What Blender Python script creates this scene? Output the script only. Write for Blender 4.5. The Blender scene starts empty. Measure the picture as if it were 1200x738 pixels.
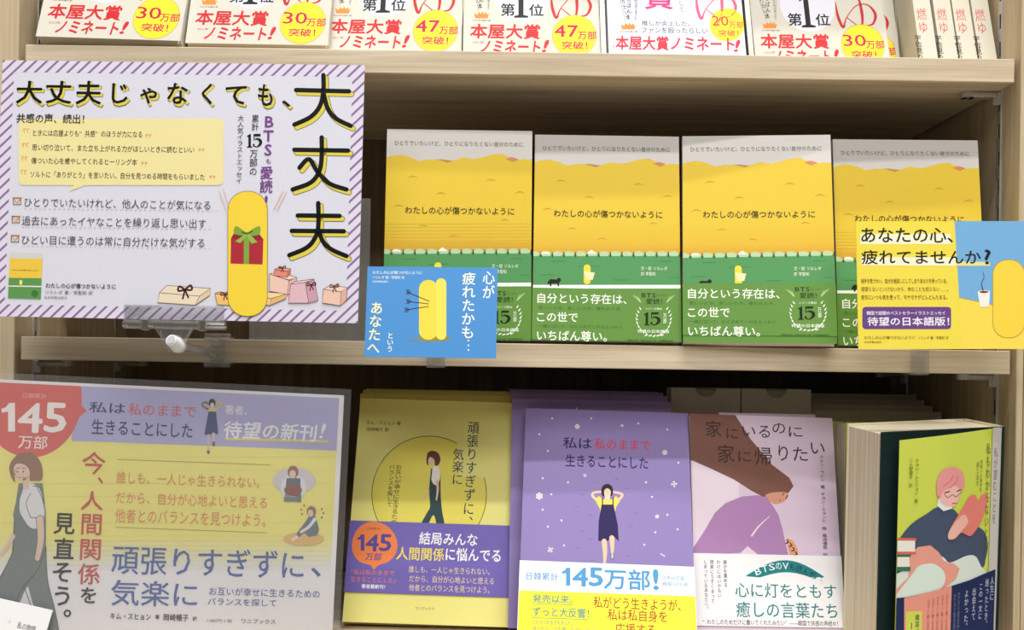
import bpy, math, random
from mathutils import Vector, Matrix
from mathutils.geometry import tessellate_polygon

# ------------------------------------------------------------------ camera, world, lights, exposure
SC = bpy.context.scene
COL = SC.collection
CZ = 1.35                      # eye height above the floor
FPX, DIST, TH = 1246.0, 0.93, math.radians(0.85)
CX, CY = 582.0, 428.0
cd = bpy.data.cameras.new('camera'); cam = bpy.data.objects.new('camera', cd); COL.objects.link(cam)
c_, s_ = math.cos(TH), math.sin(TH)
cam.matrix_world = Matrix(((c_, -s_, 0, 0), (0, 0, -1, -DIST), (s_, c_, 0, CZ), (0, 0, 0, 1)))
cd.sensor_width = 36; cd.lens = FPX / 1200 * 36
cd.shift_x = (600 - CX) / 1200; cd.shift_y = (CY - 369) / 1200
cd.clip_start = 0.02
SC.camera = cam
w = bpy.data.worlds.new('store_air'); SC.world = w; w.use_nodes = True
w.node_tree.nodes['Background'].inputs[0].default_value = (0.95, 0.97, 1.0, 1)
w.node_tree.nodes['Background'].inputs[1].default_value = 0.12
SC.view_settings.view_transform = 'Standard'; SC.view_settings.look = 'None'
SC.view_settings.gamma = 1; SC.view_settings.use_curve_mapping = False
SC.view_settings.exposure = -0.17

def area(name, loc, sx, sy, power, rot=(0, 0, 0), col=(1, .985, .965)):
    l = bpy.data.lights.new(name, 'AREA'); l.shape = 'RECTANGLE'; l.size = sx; l.size_y = sy
    l.energy = power; l.color = col
    o = bpy.data.objects.new(name, l); COL.objects.link(o)
    o.location = loc; o.rotation_euler = rot
    return o
area('ceiling_strip_near', (0.30, -0.43, 3.56), 1.6, 0.06, 27.0)
area('ceiling_strip_mid', (0.30, -0.94, 3.56), 1.6, 0.075, 38.0)
area('added_fill_panel', (0.2, -2.3, 3.56), 2.6, 1.3, 44.0)  # unseen lamp added as soft fill from above the front
area('added_fill_panel_far', (-0.2, -3.9, 3.56), 3.6, 1.2, 128.0)  # second unseen lamp, added to brighten the front faces

# ------------------------------------------------------------------ helpers
def lin(c):
    c = c / 255.0
    return c / 12.92 if c <= 0.04045 else ((c + 0.055) / 1.055) ** 2.4
MATS = {}
def mat(r, g, b, rough=0.5, spec=0.18, metal=0.0):
    k = (round(r), round(g), round(b), rough, spec, metal)
    if k in MATS: return MATS[k]
    m = bpy.data.materials.new('paint_%d_%d_%d' % k[:3]); m.use_nodes = True
    p = m.node_tree.nodes['Principled BSDF']
    p.inputs['Base Color'].default_value = (lin(r), lin(g), lin(b), 1)
    p.inputs['Roughness'].default_value = rough
    p.inputs['Specular IOR Level'].default_value = spec
    p.inputs['Metallic'].default_value = metal
    MATS[k] = m; return m
def hexm(t, **kw): return mat(*t, **kw)

def wood(name, axis, c1, c2, seed=0.0):
    m = bpy.data.materials.new(name); m.use_nodes = True; nt = m.node_tree; N = nt.nodes; L = nt.links
    p = N['Principled BSDF']; p.inputs['Roughness'].default_value = 0.5; p.inputs['Specular IOR Level'].default_value = 0.3
    tc = N.new('ShaderNodeTexCoord'); mp = N.new('ShaderNodeMapping'); L.new(tc.outputs['Object'], mp.inputs[0])
    mp.inputs['Location'].default_value = (seed, seed * 1.7, seed * .3)
    sc = {'x': (3.2, 60, 60), 'z': (60, 60, 3.2)}[axis]; mp.inputs['Scale'].default_value = sc
    n1 = N.new('ShaderNodeTexNoise'); n1.inputs['Scale'].default_value = 1.0; n1.inputs['Detail'].default_value = 8; n1.inputs['Roughness'].default_value = .62; n1.inputs['Distortion'].default_value = .6
    L.new(mp.outputs[0], n1.inputs[0])
    mp2 = N.new('ShaderNodeMapping'); L.new(tc.outputs['Object'], mp2.inputs[0])
    mp2.inputs['Scale'].default_value = {'x': (10, 420, 420), 'z': (420, 420, 10)}[axis]
    n2 = N.new('ShaderNodeTexNoise'); n2.inputs['Detail'].default_value = 3; n2.inputs['Scale'].default_value = 1.0
    L.new(mp2.outputs[0], n2.inputs[0])
    r = N.new('ShaderNodeValToRGB'); L.new(n1.outputs[0], r.inputs[0])
    r.color_ramp.elements[0].position = .32; r.color_ramp.elements[1].position = .68
    r.color_ramp.elements[0].color = (*[lin(v) for v in c1], 1); r.color_ramp.elements[1].color = (*[lin(v) for v in c2], 1)
    mx = N.new('ShaderNodeMixRGB'); mx.blend_type = 'MULTIPLY'; mx.inputs[0].default_value = .35
    r2 = N.new('ShaderNodeValToRGB'); r2.color_ramp.elements[0].position = .3; r2.color_ramp.elements[0].color = (.62, .58, .52, 1); r2.color_ramp.elements[1].position = .6
    L.new(n2.outputs[0], r2.inputs[0]); L.new(r.outputs[0], mx.inputs[1]); L.new(r2.outputs[0], mx.inputs[2])
    L.new(mx.outputs[0], p.inputs['Base Color'])
    bp = N.new('ShaderNodeBump'); bp.inputs['Strength'].default_value = .12; bp.inputs['Distance'].default_value = .0006
    L.new(n2.outputs[0], bp.inputs['Height']); L.new(bp.outputs[0], p.inputs['Normal'])
    return m
WX = wood('pale_wood_along', 'x', (192, 174, 144), (230, 214, 188))
WZ = wood('pale_wood_upright', 'z', (190, 170, 136), (220, 204, 172), 3.1)
WB = wood('shaded_back_wood', 'z', (112, 94, 68), (140, 120, 92), 7.7)  # same wood as the case, interior shade put into its colour

def pages_mat():
    m = bpy.data.materials.new('page_edges'); m.use_nodes = True; nt = m.node_tree; N = nt.nodes; L = nt.links
    p = N['Principled BSDF']; p.inputs['Roughness'].default_value = .8
    tc = N.new('ShaderNodeTexCoord'); mp = N.new('ShaderNodeMapping'); mp.inputs['Scale'].default_value = (3, 1800, 3)
    n = N.new('ShaderNodeTexNoise'); n.inputs['Detail'].default_value = 2; n.inputs['Scale'].default_value = 1
    r = N.new('ShaderNodeValToRGB'); r.color_ramp.elements[0].color = (lin(188), lin(172), lin(140), 1); r.color_ramp.elements[1].color = (lin(238), lin(228), lin(204), 1)
    r.color_ramp.elements[0].position = .3; r.color_ramp.elements[1].position = .6
    L.new(tc.outputs['Object'], mp.inputs[0]); L.new(mp.outputs[0], n.inputs[0]); L.new(n.outputs[0], r.inputs[0]); L.new(r.outputs[0], p.inputs['Base Color'])
    return m
PAGES = pages_mat()

def clear_mat(name, tint=(1, 1, 1), gloss=.12, alpha_white=0.0, rough=.08):
    m = bpy.data.materials.new(name); m.use_nodes = True; nt = m.node_tree; N = nt.nodes; L = nt.links
    N.remove(N['Principled BSDF']); out = N['Material Output']
    t = N.new('ShaderNodeBsdfTransparent'); t.inputs[0].default_value = (*tint, 1)
    g = N.new('ShaderNodeBsdfGlossy'); g.inputs['Roughness'].default_value = rough
    fr = N.new('ShaderNodeLayerWeight'); fr.inputs[0].default_value = .25
    ad = N.new('ShaderNodeMath'); ad.operation = 'MULTIPLY_ADD'; ad.inputs[1].default_value = .35; ad.inputs[2].default_value = gloss; L.new(fr.outputs['Fresnel'], ad.inputs[0])
    mx = N.new('ShaderNodeMixShader'); L.new(ad.outputs[0], mx.inputs[0]); L.new(t.outputs[0], mx.inputs[1]); L.new(g.outputs[0], mx.inputs[2])
    d = N.new('ShaderNodeBsdfDiffuse'); d.inputs[0].default_value = (.8, .8, .8, 1)
    m2 = N.new('ShaderNodeMixShader'); m2.inputs[0].default_value = alpha_white
    L.new(mx.outputs[0], m2.inputs[1]); L.new(d.outputs[0], m2.inputs[2]); L.new(m2.outputs[0], out.inputs[0])
    return m
FILM = clear_mat('laminate_film', (1, 1, 1), .02, .05, .22)
CLEAR = clear_mat('clear_plastic', (.95, .96, .96), .14, .05, .05)
ACRYL = clear_mat('clear_acrylic', (.93, .95, .94), .02, .12, .05)

def link(name, verts, faces, mats, parent=None, midx=None):
    me = bpy.data.meshes.new(name); me.from_pydata(verts, [], faces)
    for m in (mats if isinstance(mats, list) else [mats]): me.materials.append(m)
    if midx: me.polygons.foreach_set('material_index', midx)
    me.update()
    o = bpy.data.objects.new(name, me); COL.objects.link(o)
    if parent: o.parent = parent
    return o
def empty(name, label, cat, loc=(0, 0, 0), R=None, group=None):
    o = bpy.data.objects.new(name, None); COL.objects.link(o); o.empty_display_size = .02
    M = Matrix.Translation(Vector(loc))
    if R: M = M @ R.to_4x4()
    o.matrix_world = M
    tag(o, label, cat, group); return o
def tag(o, label=None, cat=None, group=None, kind=None):
    if label: o['label'] = label
    if cat: o['category'] = cat
    if group: o['group'] = group
    if kind: o['kind'] = kind
    return o
class MB:
    def __init__(s): s.v = []; s.f = []; s.m = []; s.mats = []
    def mi(s, m):
        if m not in s.mats: s.mats.append(m)
        return s.mats.index(m)
    def add(s, v, f, m):
        b = len(s.v); s.v += [tuple(x) for x in v]; s.f += [tuple(b + i for i in q) for q in f]; s.m += [s.mi(m)] * len(f)
    def box(s, x0, x1, y0, y1, z0, z1, m, c=0.0):
        if c <= 0:
            v = [(x, y, z) for z in (z0, z1) for y in (y0, y1) for x in (x0, x1)]
            s.add(v, [(0, 2, 3, 1), (4, 5, 7, 6), (0, 1, 5, 4), (2, 6, 7, 3), (0, 4, 6, 2), (1, 3, 7, 5)], m); return
        # chamfered box
        V = []; idx = {}
        X = (x0, x1); Y = (y0, y1); Z = (z0, z1)
        for i in (0, 1):
            for j in (0, 1):
                for k in (0, 1):
                    sx, sy, sz = (1 - 2 * i), (1 - 2 * j), (1 - 2 * k)
                    for a in range(3):
                        p = [X[i], Y[j], Z[k]]; d = [sx * c, sy * c, sz * c]
                        q = [p[t] + (0 if t == a else d[t]) for t in range(3)]
                        idx[(i, j, k, a)] = len(V); V.append(tuple(q))
        F = []
        for i in (0, 1): F.append([idx[(i, 0, 0, 0)], idx[(i, 1, 0, 0)], idx[(i, 1, 1, 0)], idx[(i, 0, 1, 0)]][::(-1 if i == 0 else 1)])
        for j in (0, 1): F.append([idx[(0, j, 0, 1)], idx[(0, j, 1, 1)], idx[(1, j, 1, 1)], idx[(1, j, 0, 1)]][::(-1 if j == 0 else 1)])
        for k in (0, 1): F.append([idx[(0, 0, k, 2)], idx[(1, 0, k, 2)], idx[(1, 1, k, 2)], idx[(0, 1, k, 2)]][::(-1 if k == 0 else 1)])
        for i in (0, 1):
            for j in (0, 1): F.append([idx[(i, j, 0, 0)], idx[(i, j, 1, 0)], idx[(i, j, 1, 1)], idx[(i, j, 0, 1)]])
            for k in (0, 1): F.append([idx[(i, 0, k, 0)], idx[(i, 1, k, 0)], idx[(i, 1, k, 2)], idx[(i, 0, k, 2)]])
        for j in (0, 1):
            for k in (0, 1): F.append([idx[(0, j, k, 1)], idx[(1, j, k, 1)], idx[(1, j, k, 2)], idx[(0, j, k, 2)]])
        for i in (0, 1):
            for j in (0, 1):
                for k in (0, 1): F.append([idx[(i, j, k, 0)], idx[(i, j, k, 1)], idx[(i, j, k, 2)]])
        s.add(V, F, m)
    def tube(s, p0, p1, r0, r1, m, n=16, caps=True):
        p0 = Vector(p0); p1 = Vector(p1); d = (p1 - p0).normalized()
        a = d.orthogonal().normalized(); b = d.cross(a)
        V = []
        for p, r in ((p0, r0), (p1, r1)):
            for i in range(n):
                t = 2 * math.pi * i / n; V.append(p + a * (r * math.cos(t)) + b * (r * math.sin(t)))
        F = [(i, (i + 1) % n, n + (i + 1) % n, n + i) for i in range(n)]
        if caps: F += [tuple(range(n))[::-1], tuple(range(n, 2 * n))]
        s.add(V, F, m)
    def build(s, name, parent=None): return link(name, s.v, s.f, s.mats, parent, s.m)

def rot(lean, yaw, roll):
    return Matrix.Rotation(math.radians(yaw), 3, 'Z') @ Matrix.Rotation(math.radians(-lean), 3, 'X') @ Matrix.Rotation(math.radians(roll), 3, 'Y')
# size of print on each sheet is taken off the photograph: where a sheet's own point lies in the 1200 x 738 frame
def project(p):
    u = FPX * p[0] / (p[1] + DIST); v = FPX * p[2] / (p[1] + DIST)
    return (CX + u * c_ + v * s_, CY + u * s_ - v * c_)
def solve8(A, B):
    n = len(B); M = [A[i][:] + [B[i]] for i in range(n)]
    for i in range(n):
        p = max(range(i, n), key=lambda r: abs(M[r][i])); M[i], M[p] = M[p], M[i]
        for r in range(n):
            if r != i:
                k = M[r][i] / M[i][i]
                for q in range(i, n + 1): M[r][q] -= k * M[i][q]
    return [M[i][n] / M[i][i] for i in range(n)]

# ------------------------------------------------------------------ glyph outlines from Blender's built-in typeface
_fc = bpy.data.curves.new('glyph', 'FONT'); _fo = bpy.data.objects.new('glyph', _fc); COL.objects.link(_fo)
_fc.resolution_u = 2
GL = {}
def glyph(ch, b=0):
    k = (ch, 0)
    if k in GL: return GL[k]
    _fc.body = ch
    dg = bpy.context.evaluated_depsgraph_get(); dg.update()
    e = _fo.evaluated_get(dg); me = e.to_mesh()
    v = [(p.co.x, p.co.y) for p in me.vertices]; f = [tuple(p.vertices) for p in me.polygons]
    e.to_mesh_clear()
    cjk = ord(ch) > 0x2000
    adv = 1.0 if cjk else ((max(p[0] for p in v) + .07) if v else .35)
    GL[k] = (v, f, adv); return GL[k]

def clip_poly(P, x0, x1, y0, y1):
    def cl(P, ins, isx):
        out = []
        for i in range(len(P)):
            a, b = P[i - 1], P[i]
            if ins(b):
                if not ins(a): out.append(isx(a, b))
                out.append(b)
            elif ins(a): out.append(isx(a, b))
        return out
    def ix(c, k):
        def g(a, b):
            t = (c - a[k]) / (b[k] - a[k]); return (a[0] + t * (b[0] - a[0]), a[1] + t * (b[1] - a[1]))
        return g
    P = cl(P, lambda p: p[0] >= x0 - 1e-9, ix(x0, 0))
    if P: P = cl(P, lambda p: p[0] <= x1 + 1e-9, ix(x1, 0))
    if P: P = cl(P, lambda p: p[1] >= y0 - 1e-9, ix(y0, 1))
    if P: P = cl(P, lambda p: p[1] <= y1 + 1e-9, ix(y1, 1))
    return P

class Sheet:
    """print on a flat sheet W x H, local x across, z up, front at y=0"""
    def __init__(s, pose, W, H, base=0.0, quad=None):
        loc, R = Vector(pose[0]), rot(*pose[1])
        L = [(-W / 2, H), (W / 2, H), (W / 2, 0), (-W / 2, 0)]
        q = quad or [project(loc + R @ Vector((x, 0, z))) for x, z in L]
        A = []; B = []
        for (x, y), (u, v) in zip(q, L):
            A.append([x, y, 1, 0, 0, 0, -u * x, -u * y]); B.append(u)
            A.append([0, 0, 0, x, y, 1, -v * x, -v * y]); B.append(v)
        s.h = solve8(A, B); s.W = W; s.H = H; s.parts = {}; s.cur = 'illustration'; s.lay = 0; s.base = base
        s.clip = (-W / 2, W / 2, 0, H); s.keys = ('illustration', 'lettering')
    def to(s, art, text, base, clip=None):
        s.keys = (art, text); s.base = base; s.lay = 0
        if clip: s.clip = clip
    def m(s, x, y):
        h = s.h; d = h[6] * x + h[7] * y + 1
        return ((h[0] * x + h[1] * y + h[2]) / d, (h[3] * x + h[4] * y + h[5]) / d)
    def part(s, k): return s.parts.setdefault(k, MB())
    def y(s, extra=0): return -(s.base + .00002 * (s.lay + 1 + extra))
    strips = 0
    def raw(s, P, col, key=None):
        if s.strips:
            n, s.strips = s.strips, 0; c = s.clip
            for i in range(n):
                s.clip = (c[0] + (c[1] - c[0]) * i / n, c[0] + (c[1] - c[0]) * (i + 1) / n, c[2], c[3]); s.raw(P, col, key)
            s.strips = n; s.clip = c; return
        P = clip_poly(P, *s.clip)
        if len(P) < 3: return
        Q = [P[0]]
        for p in P[1:]:
            if abs(p[0] - Q[-1][0]) + abs(p[1] - Q[-1][1]) > 1e-7: Q.append(p)
        if len(Q) < 3: return
        a = sum(Q[i - 1][0] * Q[i][1] - Q[i][0] * Q[i - 1][1] for i in range(len(Q)))
        if a < 0: Q = Q[::-1]
        y = s.y()
        V = [Vector((p[0], p[1], 0)) for p in Q]
        T = tessellate_polygon([V])
        s.part(key or s.keys[0]).add([(p[0], y, p[1]) for p in Q], T, col if not isinstance(col, tuple) else hexm(col))
    def poly(s, pts, col, smooth=False, key=None, step=True):
        if smooth: pts = spline(pts, True)
        s.raw([s.m(*p) for p in pts], col, key)
        if step: s.lay += 1
    def rect(s, x0, y0, x1, y1, col, **k): s.poly([(x0, y0), (x1, y0), (x1, y1), (x0, y1)], col, **k)
    def ell(s, cx, cy, rx, ry, col, n=28, **k):
        s.poly([(cx + rx * math.cos(2 * math.pi * i / n), cy + ry * math.sin(2 * math.pi * i / n)) for i in range(n)], col, **k)
    def rrect(s, x0, y0, x1, y1, r, col):
        P = []
        for cx, cy, a in ((x1 - r, y0 + r, -90), (x1 - r, y1 - r, 0), (x0 + r, y1 - r, 90), (x0 + r, y0 + r, 180)):
            for i in range(6):
                t = math.radians(a + 18 * i); P.append((cx + r * math.cos(t), cy + r * math.sin(t)))
        s.poly(P, col)
    def stroke(s, pts, w, col, smooth=True, closed=False, key=None, step=False, cap=True, off=(0, 0), grow=0):
        if isinstance(w, (int, float)): w = [w] * len(pts)
        if smooth and len(pts) > 2: pts = spline(pts, closed); w = spline([(a, 0) for a in w], closed); w = [max(a[0], .1) for a in w]
        elif closed: pts = pts + [pts[0]]; w = w + [w[0]]
        pts = [(p[0] + off[0], p[1] + off[1]) for p in pts]; w = [a + grow for a in w]
        col = col if not isinstance(col, tuple) else hexm(col); mb = s.part(key or s.keys[0]); y = s.y()
        n = len(pts); Lp = []; Rp = []
        for i in range(n):
            a = pts[max(i - 1, 0)]; b = pts[min(i + 1, n - 1)]
            dx, dy = b[0] - a[0], b[1] - a[1]; d = math.hypot(dx, dy) or 1; dx /= d; dy /= d
            h = w[i] / 2
            Lp.append((pts[i][0] + dy * h, pts[i][1] - dx * h)); Rp.append((pts[i][0] - dy * h, pts[i][1] + dx * h))
        V = []
        for i in range(n):
            for q in (Lp[i], Rp[i]):
                u, v = s.m(*q); V.append((u, y, v))
        mb.add(V, [(2 * i, 2 * i + 1, 2 * i + 3, 2 * i + 2) for i in range(n - 1)], col)
        if cap:
            for i in (0, n - 1):
                C = []
                for k in range(10):
                    u, v = s.m(pts[i][0] + w[i] / 2 * math.cos(.628 * k), pts[i][1] + w[i] / 2 * math.sin(.628 * k)); C.append((u, y - .000002, v))
                mb.add(C, [tuple(range(10))[::-1]], col)
        if step: s.lay += 1
    def T(s, txt, x0, y0, x1, y1, col, b=0.0, vert=False, slant=0.0, ang=0.0, pitch=1.0, dy=0, key=None):
        """fit the line of writing to the box x0,y0-x1,y1 read off the photograph"""
        V = []; F = []; pen = 0.0
        for ch in txt:
            v, f, adv = glyph(ch)
            k = len(V)
            if vert:
                if ch in '、。': q = [(p[0] + .55, p[1] + .6) for p in v]
                elif ch in 'ー…「」『』—（）': q = [(p[1] + .12, .88 - p[0]) for p in v]
                elif ch in 'ゃゅょっャュョッァィ': q = [(p[0] + .08, p[1] + .1) for p in v]
                elif ord(ch) < 0x2000: wd = max([p[0] for p in v] or [0]); q = [(p[0] + .5 - wd / 2, p[1]) for p in v]
                else: q = v
                V += [(p[0], p[1] + pen) for p in q]; pen -= pitch * (1.0 if ord(ch) > 0x2000 else .9)
            else:
                V += [(p[0] + pen, p[1]) for p in v]; pen += adv * pitch
            F += [tuple(k + i for i in q) for q in f]
        if not V: return
        ax = min(p[0] for p in V); bx = max(p[0] for p in V); ay = min(p[1] for p in V); by = max(p[1] for p in V)
        o = s.m(x0, y0); e = s.m(x1, y0); g = s.m(x0, y1)
        wd = math.hypot(e[0] - o[0], e[1] - o[1]); hg = math.hypot(g[0] - o[0], g[1] - o[1])
        kx = wd / (bx - ax); ky = hg / (by - ay); y = s.y(.5 + dy)
        if txt in '!?': kx = min(kx, ky * 1.25)
        ca, sa = math.cos(math.radians(ang)), math.sin(math.radians(ang))
        b *= .55
        # heavier weights: the outline laid down again a hair's breadth to each side
        sh = [(0, 0)] if b <= .004 else ([(-b, 0), (b, 0), (0, b), (0, -b)] if b > .01 else [(-b, b * .5), (b, -b * .5)])
        for i, (bx_, by_) in enumerate(sh):
            out = []
            for p in V:
                X = (p[0] + bx_ - ax) * kx; Z = (p[1] + by_ - by) * ky
                X += slant * Z
                out.append((o[0] + X * ca - Z * sa, y - .000004 * i, o[1] + X * sa + Z * ca))
            s.part(key or s.keys[1]).add(out, F, col if not isinstance(col, tuple) else hexm(col))
    def V(s, txt, x0, y0, x1, y1, col, b=0.0, **k): s.T(txt, x0, y0, x1, y1, col, b, vert=True, **k)
    def gradient(s, x0, x1, ys, cs, n=6):
        for i in range(len(ys) - 1):
            for j in range(n):
                t0, t1 = j / n, (j + 1) / n; tm = (j + .5) / n
                a = ys[i] + (ys[i + 1] - ys[i]) * t0; b = ys[i] + (ys[i + 1] - ys[i]) * t1
                c = tuple(cs[i][q] + (cs[i + 1][q] - cs[i][q]) * tm for q in range(3))
                s.rect(x0, a, x1, b + .3, c, step=False)
        s.lay += 1

def spline(pts, closed, k=5):
    n = len(pts); out = []
    rng = range(n) if closed else range(n - 1)
    for i in rng:
        if closed: p = [pts[(i + j - 1) % n] for j in range(4)]
        else: p = [pts[max(i - 1, 0)], pts[i], pts[i + 1], pts[min(i + 2, n - 1)]]
        for j in range(k):
            t = j / k
            out.append(tuple(.5 * ((2 * p[1][d]) + (-p[0][d] + p[2][d]) * t + (2 * p[0][d] - 5 * p[1][d] + 4 * p[2][d] - p[3][d]) * t * t + (-p[0][d] + 3 * p[1][d] - 3 * p[2][d] + p[3][d]) * t ** 3) for d in (0, 1)))
    if not closed: out.append(tuple(pts[-1]))
    return out

def num145(s, x0, y0, x1, y1, col, b=.04):
    w = x1 - x0; h = y1 - y0
    s.poly([(x0 + w * .10, y1), (x0 + w * .10, y0 + h * .30), (x0, y0 + h * .34), (x0, y0 + h * .20), (x0 + w * .06, y0 + h * .16), (x0 + w * .115, y0), (x0 + w * .205, y0), (x0 + w * .205, y1)], col, key=s.keys[1])
    s.T('4', x0 + w * .275, y0, x0 + w * .63, y1, col, b); s.T('5', x0 + w * .68, y0, x1, y1, col, b)
def fifteen(s, x0, y0, x1, y1, col):
    w = x1 - x0; h = y1 - y0; a = x0 + w * .40
    s.poly([(x0, y1), (x0, y1 - h * .06), (x0 + w * .10, y1 - h * .10), (x0 + w * .10, y0 + h * .20), (x0, y0 + h * .22), (x0, y0 + h * .15), (x0 + w * .22, y0), (x0 + w * .27, y0), (x0 + w * .27, y1 - h * .10), (x0 + w * .37, y1 - h * .06), (x0 + w * .37, y1)], col, key=s.keys[1])
    s.poly([(a + w * .06, y0), (x1 - w * .04, y0), (x1 - w * .08, y0 + h * .17), (a + w * .12, y0 + h * .17), (a + w * .10, y0 + h * .42), (a + w * .06, y0 + h * .46)], col, key=s.keys[1])
    s.stroke([(a + w * .08, y0 + h * .46), (a + w * .26, y0 + h * .36), (x1 - w * .09, y0 + h * .48), (x1 - w * .07, y0 + h * .72), (a + w * .30, y1 - h * .05), (a + w * .10, y1 - h * .10), (a + w * .07, y1 - h * .20)], [w * .03, w * .09, w * .19, w * .19, w * .07, w * .08, w * .14], col, key=s.keys[1])

# ------------------------------------------------------------------ the setting
def structure(name, x0, x1, y0, y1, z0, z1, m):
    mb = MB(); mb.box(x0, x1, y0, y1, z0, z1, m); o = mb.build(name); o['kind'] = 'structure'; return o
structure('floor', -3, 3.4, -5, .42, -.05, 0, mat(196, 188, 176, .4))
structure('wall_back', -3, 3.4, .42, .5, 0, 3.6, mat(214, 208, 198, .8))
structure('ceiling', -3, 3.4, -5, .5, 3.6, 3.7, mat(236, 235, 232, .9))
for nm, x0, x1, y0, y1, lab in (('ceiling_light', -.5, 1.1, -.47, -.39, 'slim ceiling light strip nearest above the bookcase'),
                                ('ceiling_light', -.5, 1.1, -.99, -.89, 'slim ceiling light strip further out from the bookcase'),
                                ('ceiling_light', -1.1, 1.5, -2.95, -1.65, 'unseen ceiling panel added for soft fill, behind the viewer'),
                                ('ceiling_light', -2.0, 1.6, -4.5, -3.3, 'unseen ceiling panel added for front fill, farthest from the bookcase')):  # the two wide panels are added housings for the fill lamps
    t = empty(nm, lab, 'light', ((x0 + x1) / 2, (y0 + y1) / 2, 3.6))
    hx, hy = (x1 - x0) / 2 + .01, (y1 - y0) / 2 + .01
    mb = MB(); hm = mat(220, 220, 220)
    mb.box(-hx, hx, -hy, hy, -.012, 0, hm); mb.build('housing', t)
    mb = MB(); mb.box(-hx + .008, hx - .008, -hy + .008, hy - .008, -.016, -.012, mat(244, 244, 242, .6)); mb.build('diffuser', t)

# ------------------------------------------------------------------ the bookcase
XL, XR, YD = -.4216, .4530, .28
Z1, Z2, Z3 = .2746, .0194, -.2365      # tops of the three shelves seen, relative to the eye
case = empty('bookcase', 'pale oak wood bookcase with adjustable shelves holding all the books', 'bookcase', (0, 0, 0))
mb = MB(); mb.box(XL - .04, XL, -.002, YD + .02, 0, 2.25, WZ, .0008); mb.build('side_panel', case)
mb = MB(); mb.box(XR, XR + .006, -.004, YD + .02, 0, 2.25, WZ, .0006); mb.build('side_panel', case)
mb = MB(); mb.box(XR + .0068, XR + .05, -.004, YD + .02, 0, 2.25, WZ, .0008); mb.build('side_panel', case)
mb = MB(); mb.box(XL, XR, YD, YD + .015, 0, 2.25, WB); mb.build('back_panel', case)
mb = MB(); mb.box(XL, XR, 0, YD, 2.2, 2.25, WX); mb.build('top_panel', case)
def shelf(z, x0=-.4165, x1=.4493, y0=0.0, t=.0207, seed=0):
    mb = MB(); mb.box(x0, x1, y0, YD - .002, CZ + z - t, CZ + z, WX, .0007); return mb.build('shelf', case)
shelf(Z1); shelf(Z2); shelf(.575); shelf(-.52); shelf(-.80); shelf(-1.08)
mb = MB(); mb.box(-.42, .4525, -.075, YD - .002, CZ + Z3 - .03, CZ + Z3, WX, .001); mb.build('shelf', case)
steel = mat(196, 194, 190, .38, .5, .55); dark = mat(14, 11, 8, .7)
for side in (0, 1):
    for yt in (.034 if side else .039, .245):
        x = XL if side == 0 else XR; d = 1 if side == 0 else -1
        mb = MB(); mb.box(min(x, x + d * .0004), max(x, x + d * .0004), yt - .0018, yt + .0018, .1, 2.18, dark); g = mb.build('track_groove', case)
        mb = MB()
        a, b = sorted((x, x + d * .0012))
        mb.box(a, b, yt - .0034, yt - .0018, .1, 2.18, steel); mb.box(a, b, yt + .0018, yt + .0034, .1, 2.18, steel)
        z = .1
        while z < 2.17:
            mb.box(a, b, yt - .0018, yt + .0018, z, z + .0115, steel); z += .025
        mb.build('slotted_track', case)
        for zs in (Z1, Z2, .575, -.52):
            zb = CZ + zs - .0207
            mb = MB()
            q0, q1 = sorted((x + d * .0012, x + d * .008)); mb.box(q0, q1, yt - .004, yt + .004, zb - .012, zb, steel, .0008)
            q0, q1 = sorted((x + d * .004, x + d * .030)); mb.box(q0, q1, yt - .006, yt + .006, zb - .0055, zb - .0004, steel, .0015)
            mb.tube((x + d * .03, yt, zb - .0055), (x + d * .03, yt, zb - .0003), .006, .006, steel, 14)
            mb.build('shelf_bracket', case)
            mb = MB(); mb.tube((x + d * .033, yt, zb - .0058), (x + d * .033, yt, zb - .0050), .0028, .0028, dark, 10); mb.build('bracket_hole', case)

# ------------------------------------------------------------------ books
def at(x, y, z): return (x, y, z + CZ)
def seat_z(shelf_z, T, lean, W=0, roll=0): return shelf_z + T * math.sin(math.radians(lean)) + W / 2 * math.sin(math.radians(abs(roll))) + .0004

def book_body(root, W, H, T, cover, spine='left', fore=.0012, board=.0004, pages=PAGES, spinem=None):
    """page block and wrapped cover; front of cover at y=0, back at y=T"""
    s = -1 if spine == 'left' else 1
    mb = MB(); x0, x1 = -W / 2, W / 2
    if s < 0: px0, px1 = x0 + board, x1 - fore
    else: px0, px1 = x0 + fore, x1 - board
    mb.box(px0, px1, board, T - board, fore * .6, H - fore * .6, pages); mb.build('page_block', root)
    mb = MB()
    mb.box(x0, x1, 0, board, 0, H, cover); mb.box(x0, x1, T - board, T, 0, H, cover)
    a, b = (x0, x0 + board) if s < 0 else (x1 - board, x1)
    mb.box(a, b, board, T - board, 0, H, spinem or cover)
    return mb.build('cover', root)

def emit(sh, parents):
    for k, mb in sh.parts.items():
        if mb.f: mb.build(k.split(':')[-1], parents[k.split(':')[0]] if ':' in k else parents['cover'])

def copy_tree(o, parent=None):
    c = o.copy(); COL.objects.link(c)
    if parent: c.parent = parent
    for ch in list(o.children): copy_tree(ch, c)
    return c

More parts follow.
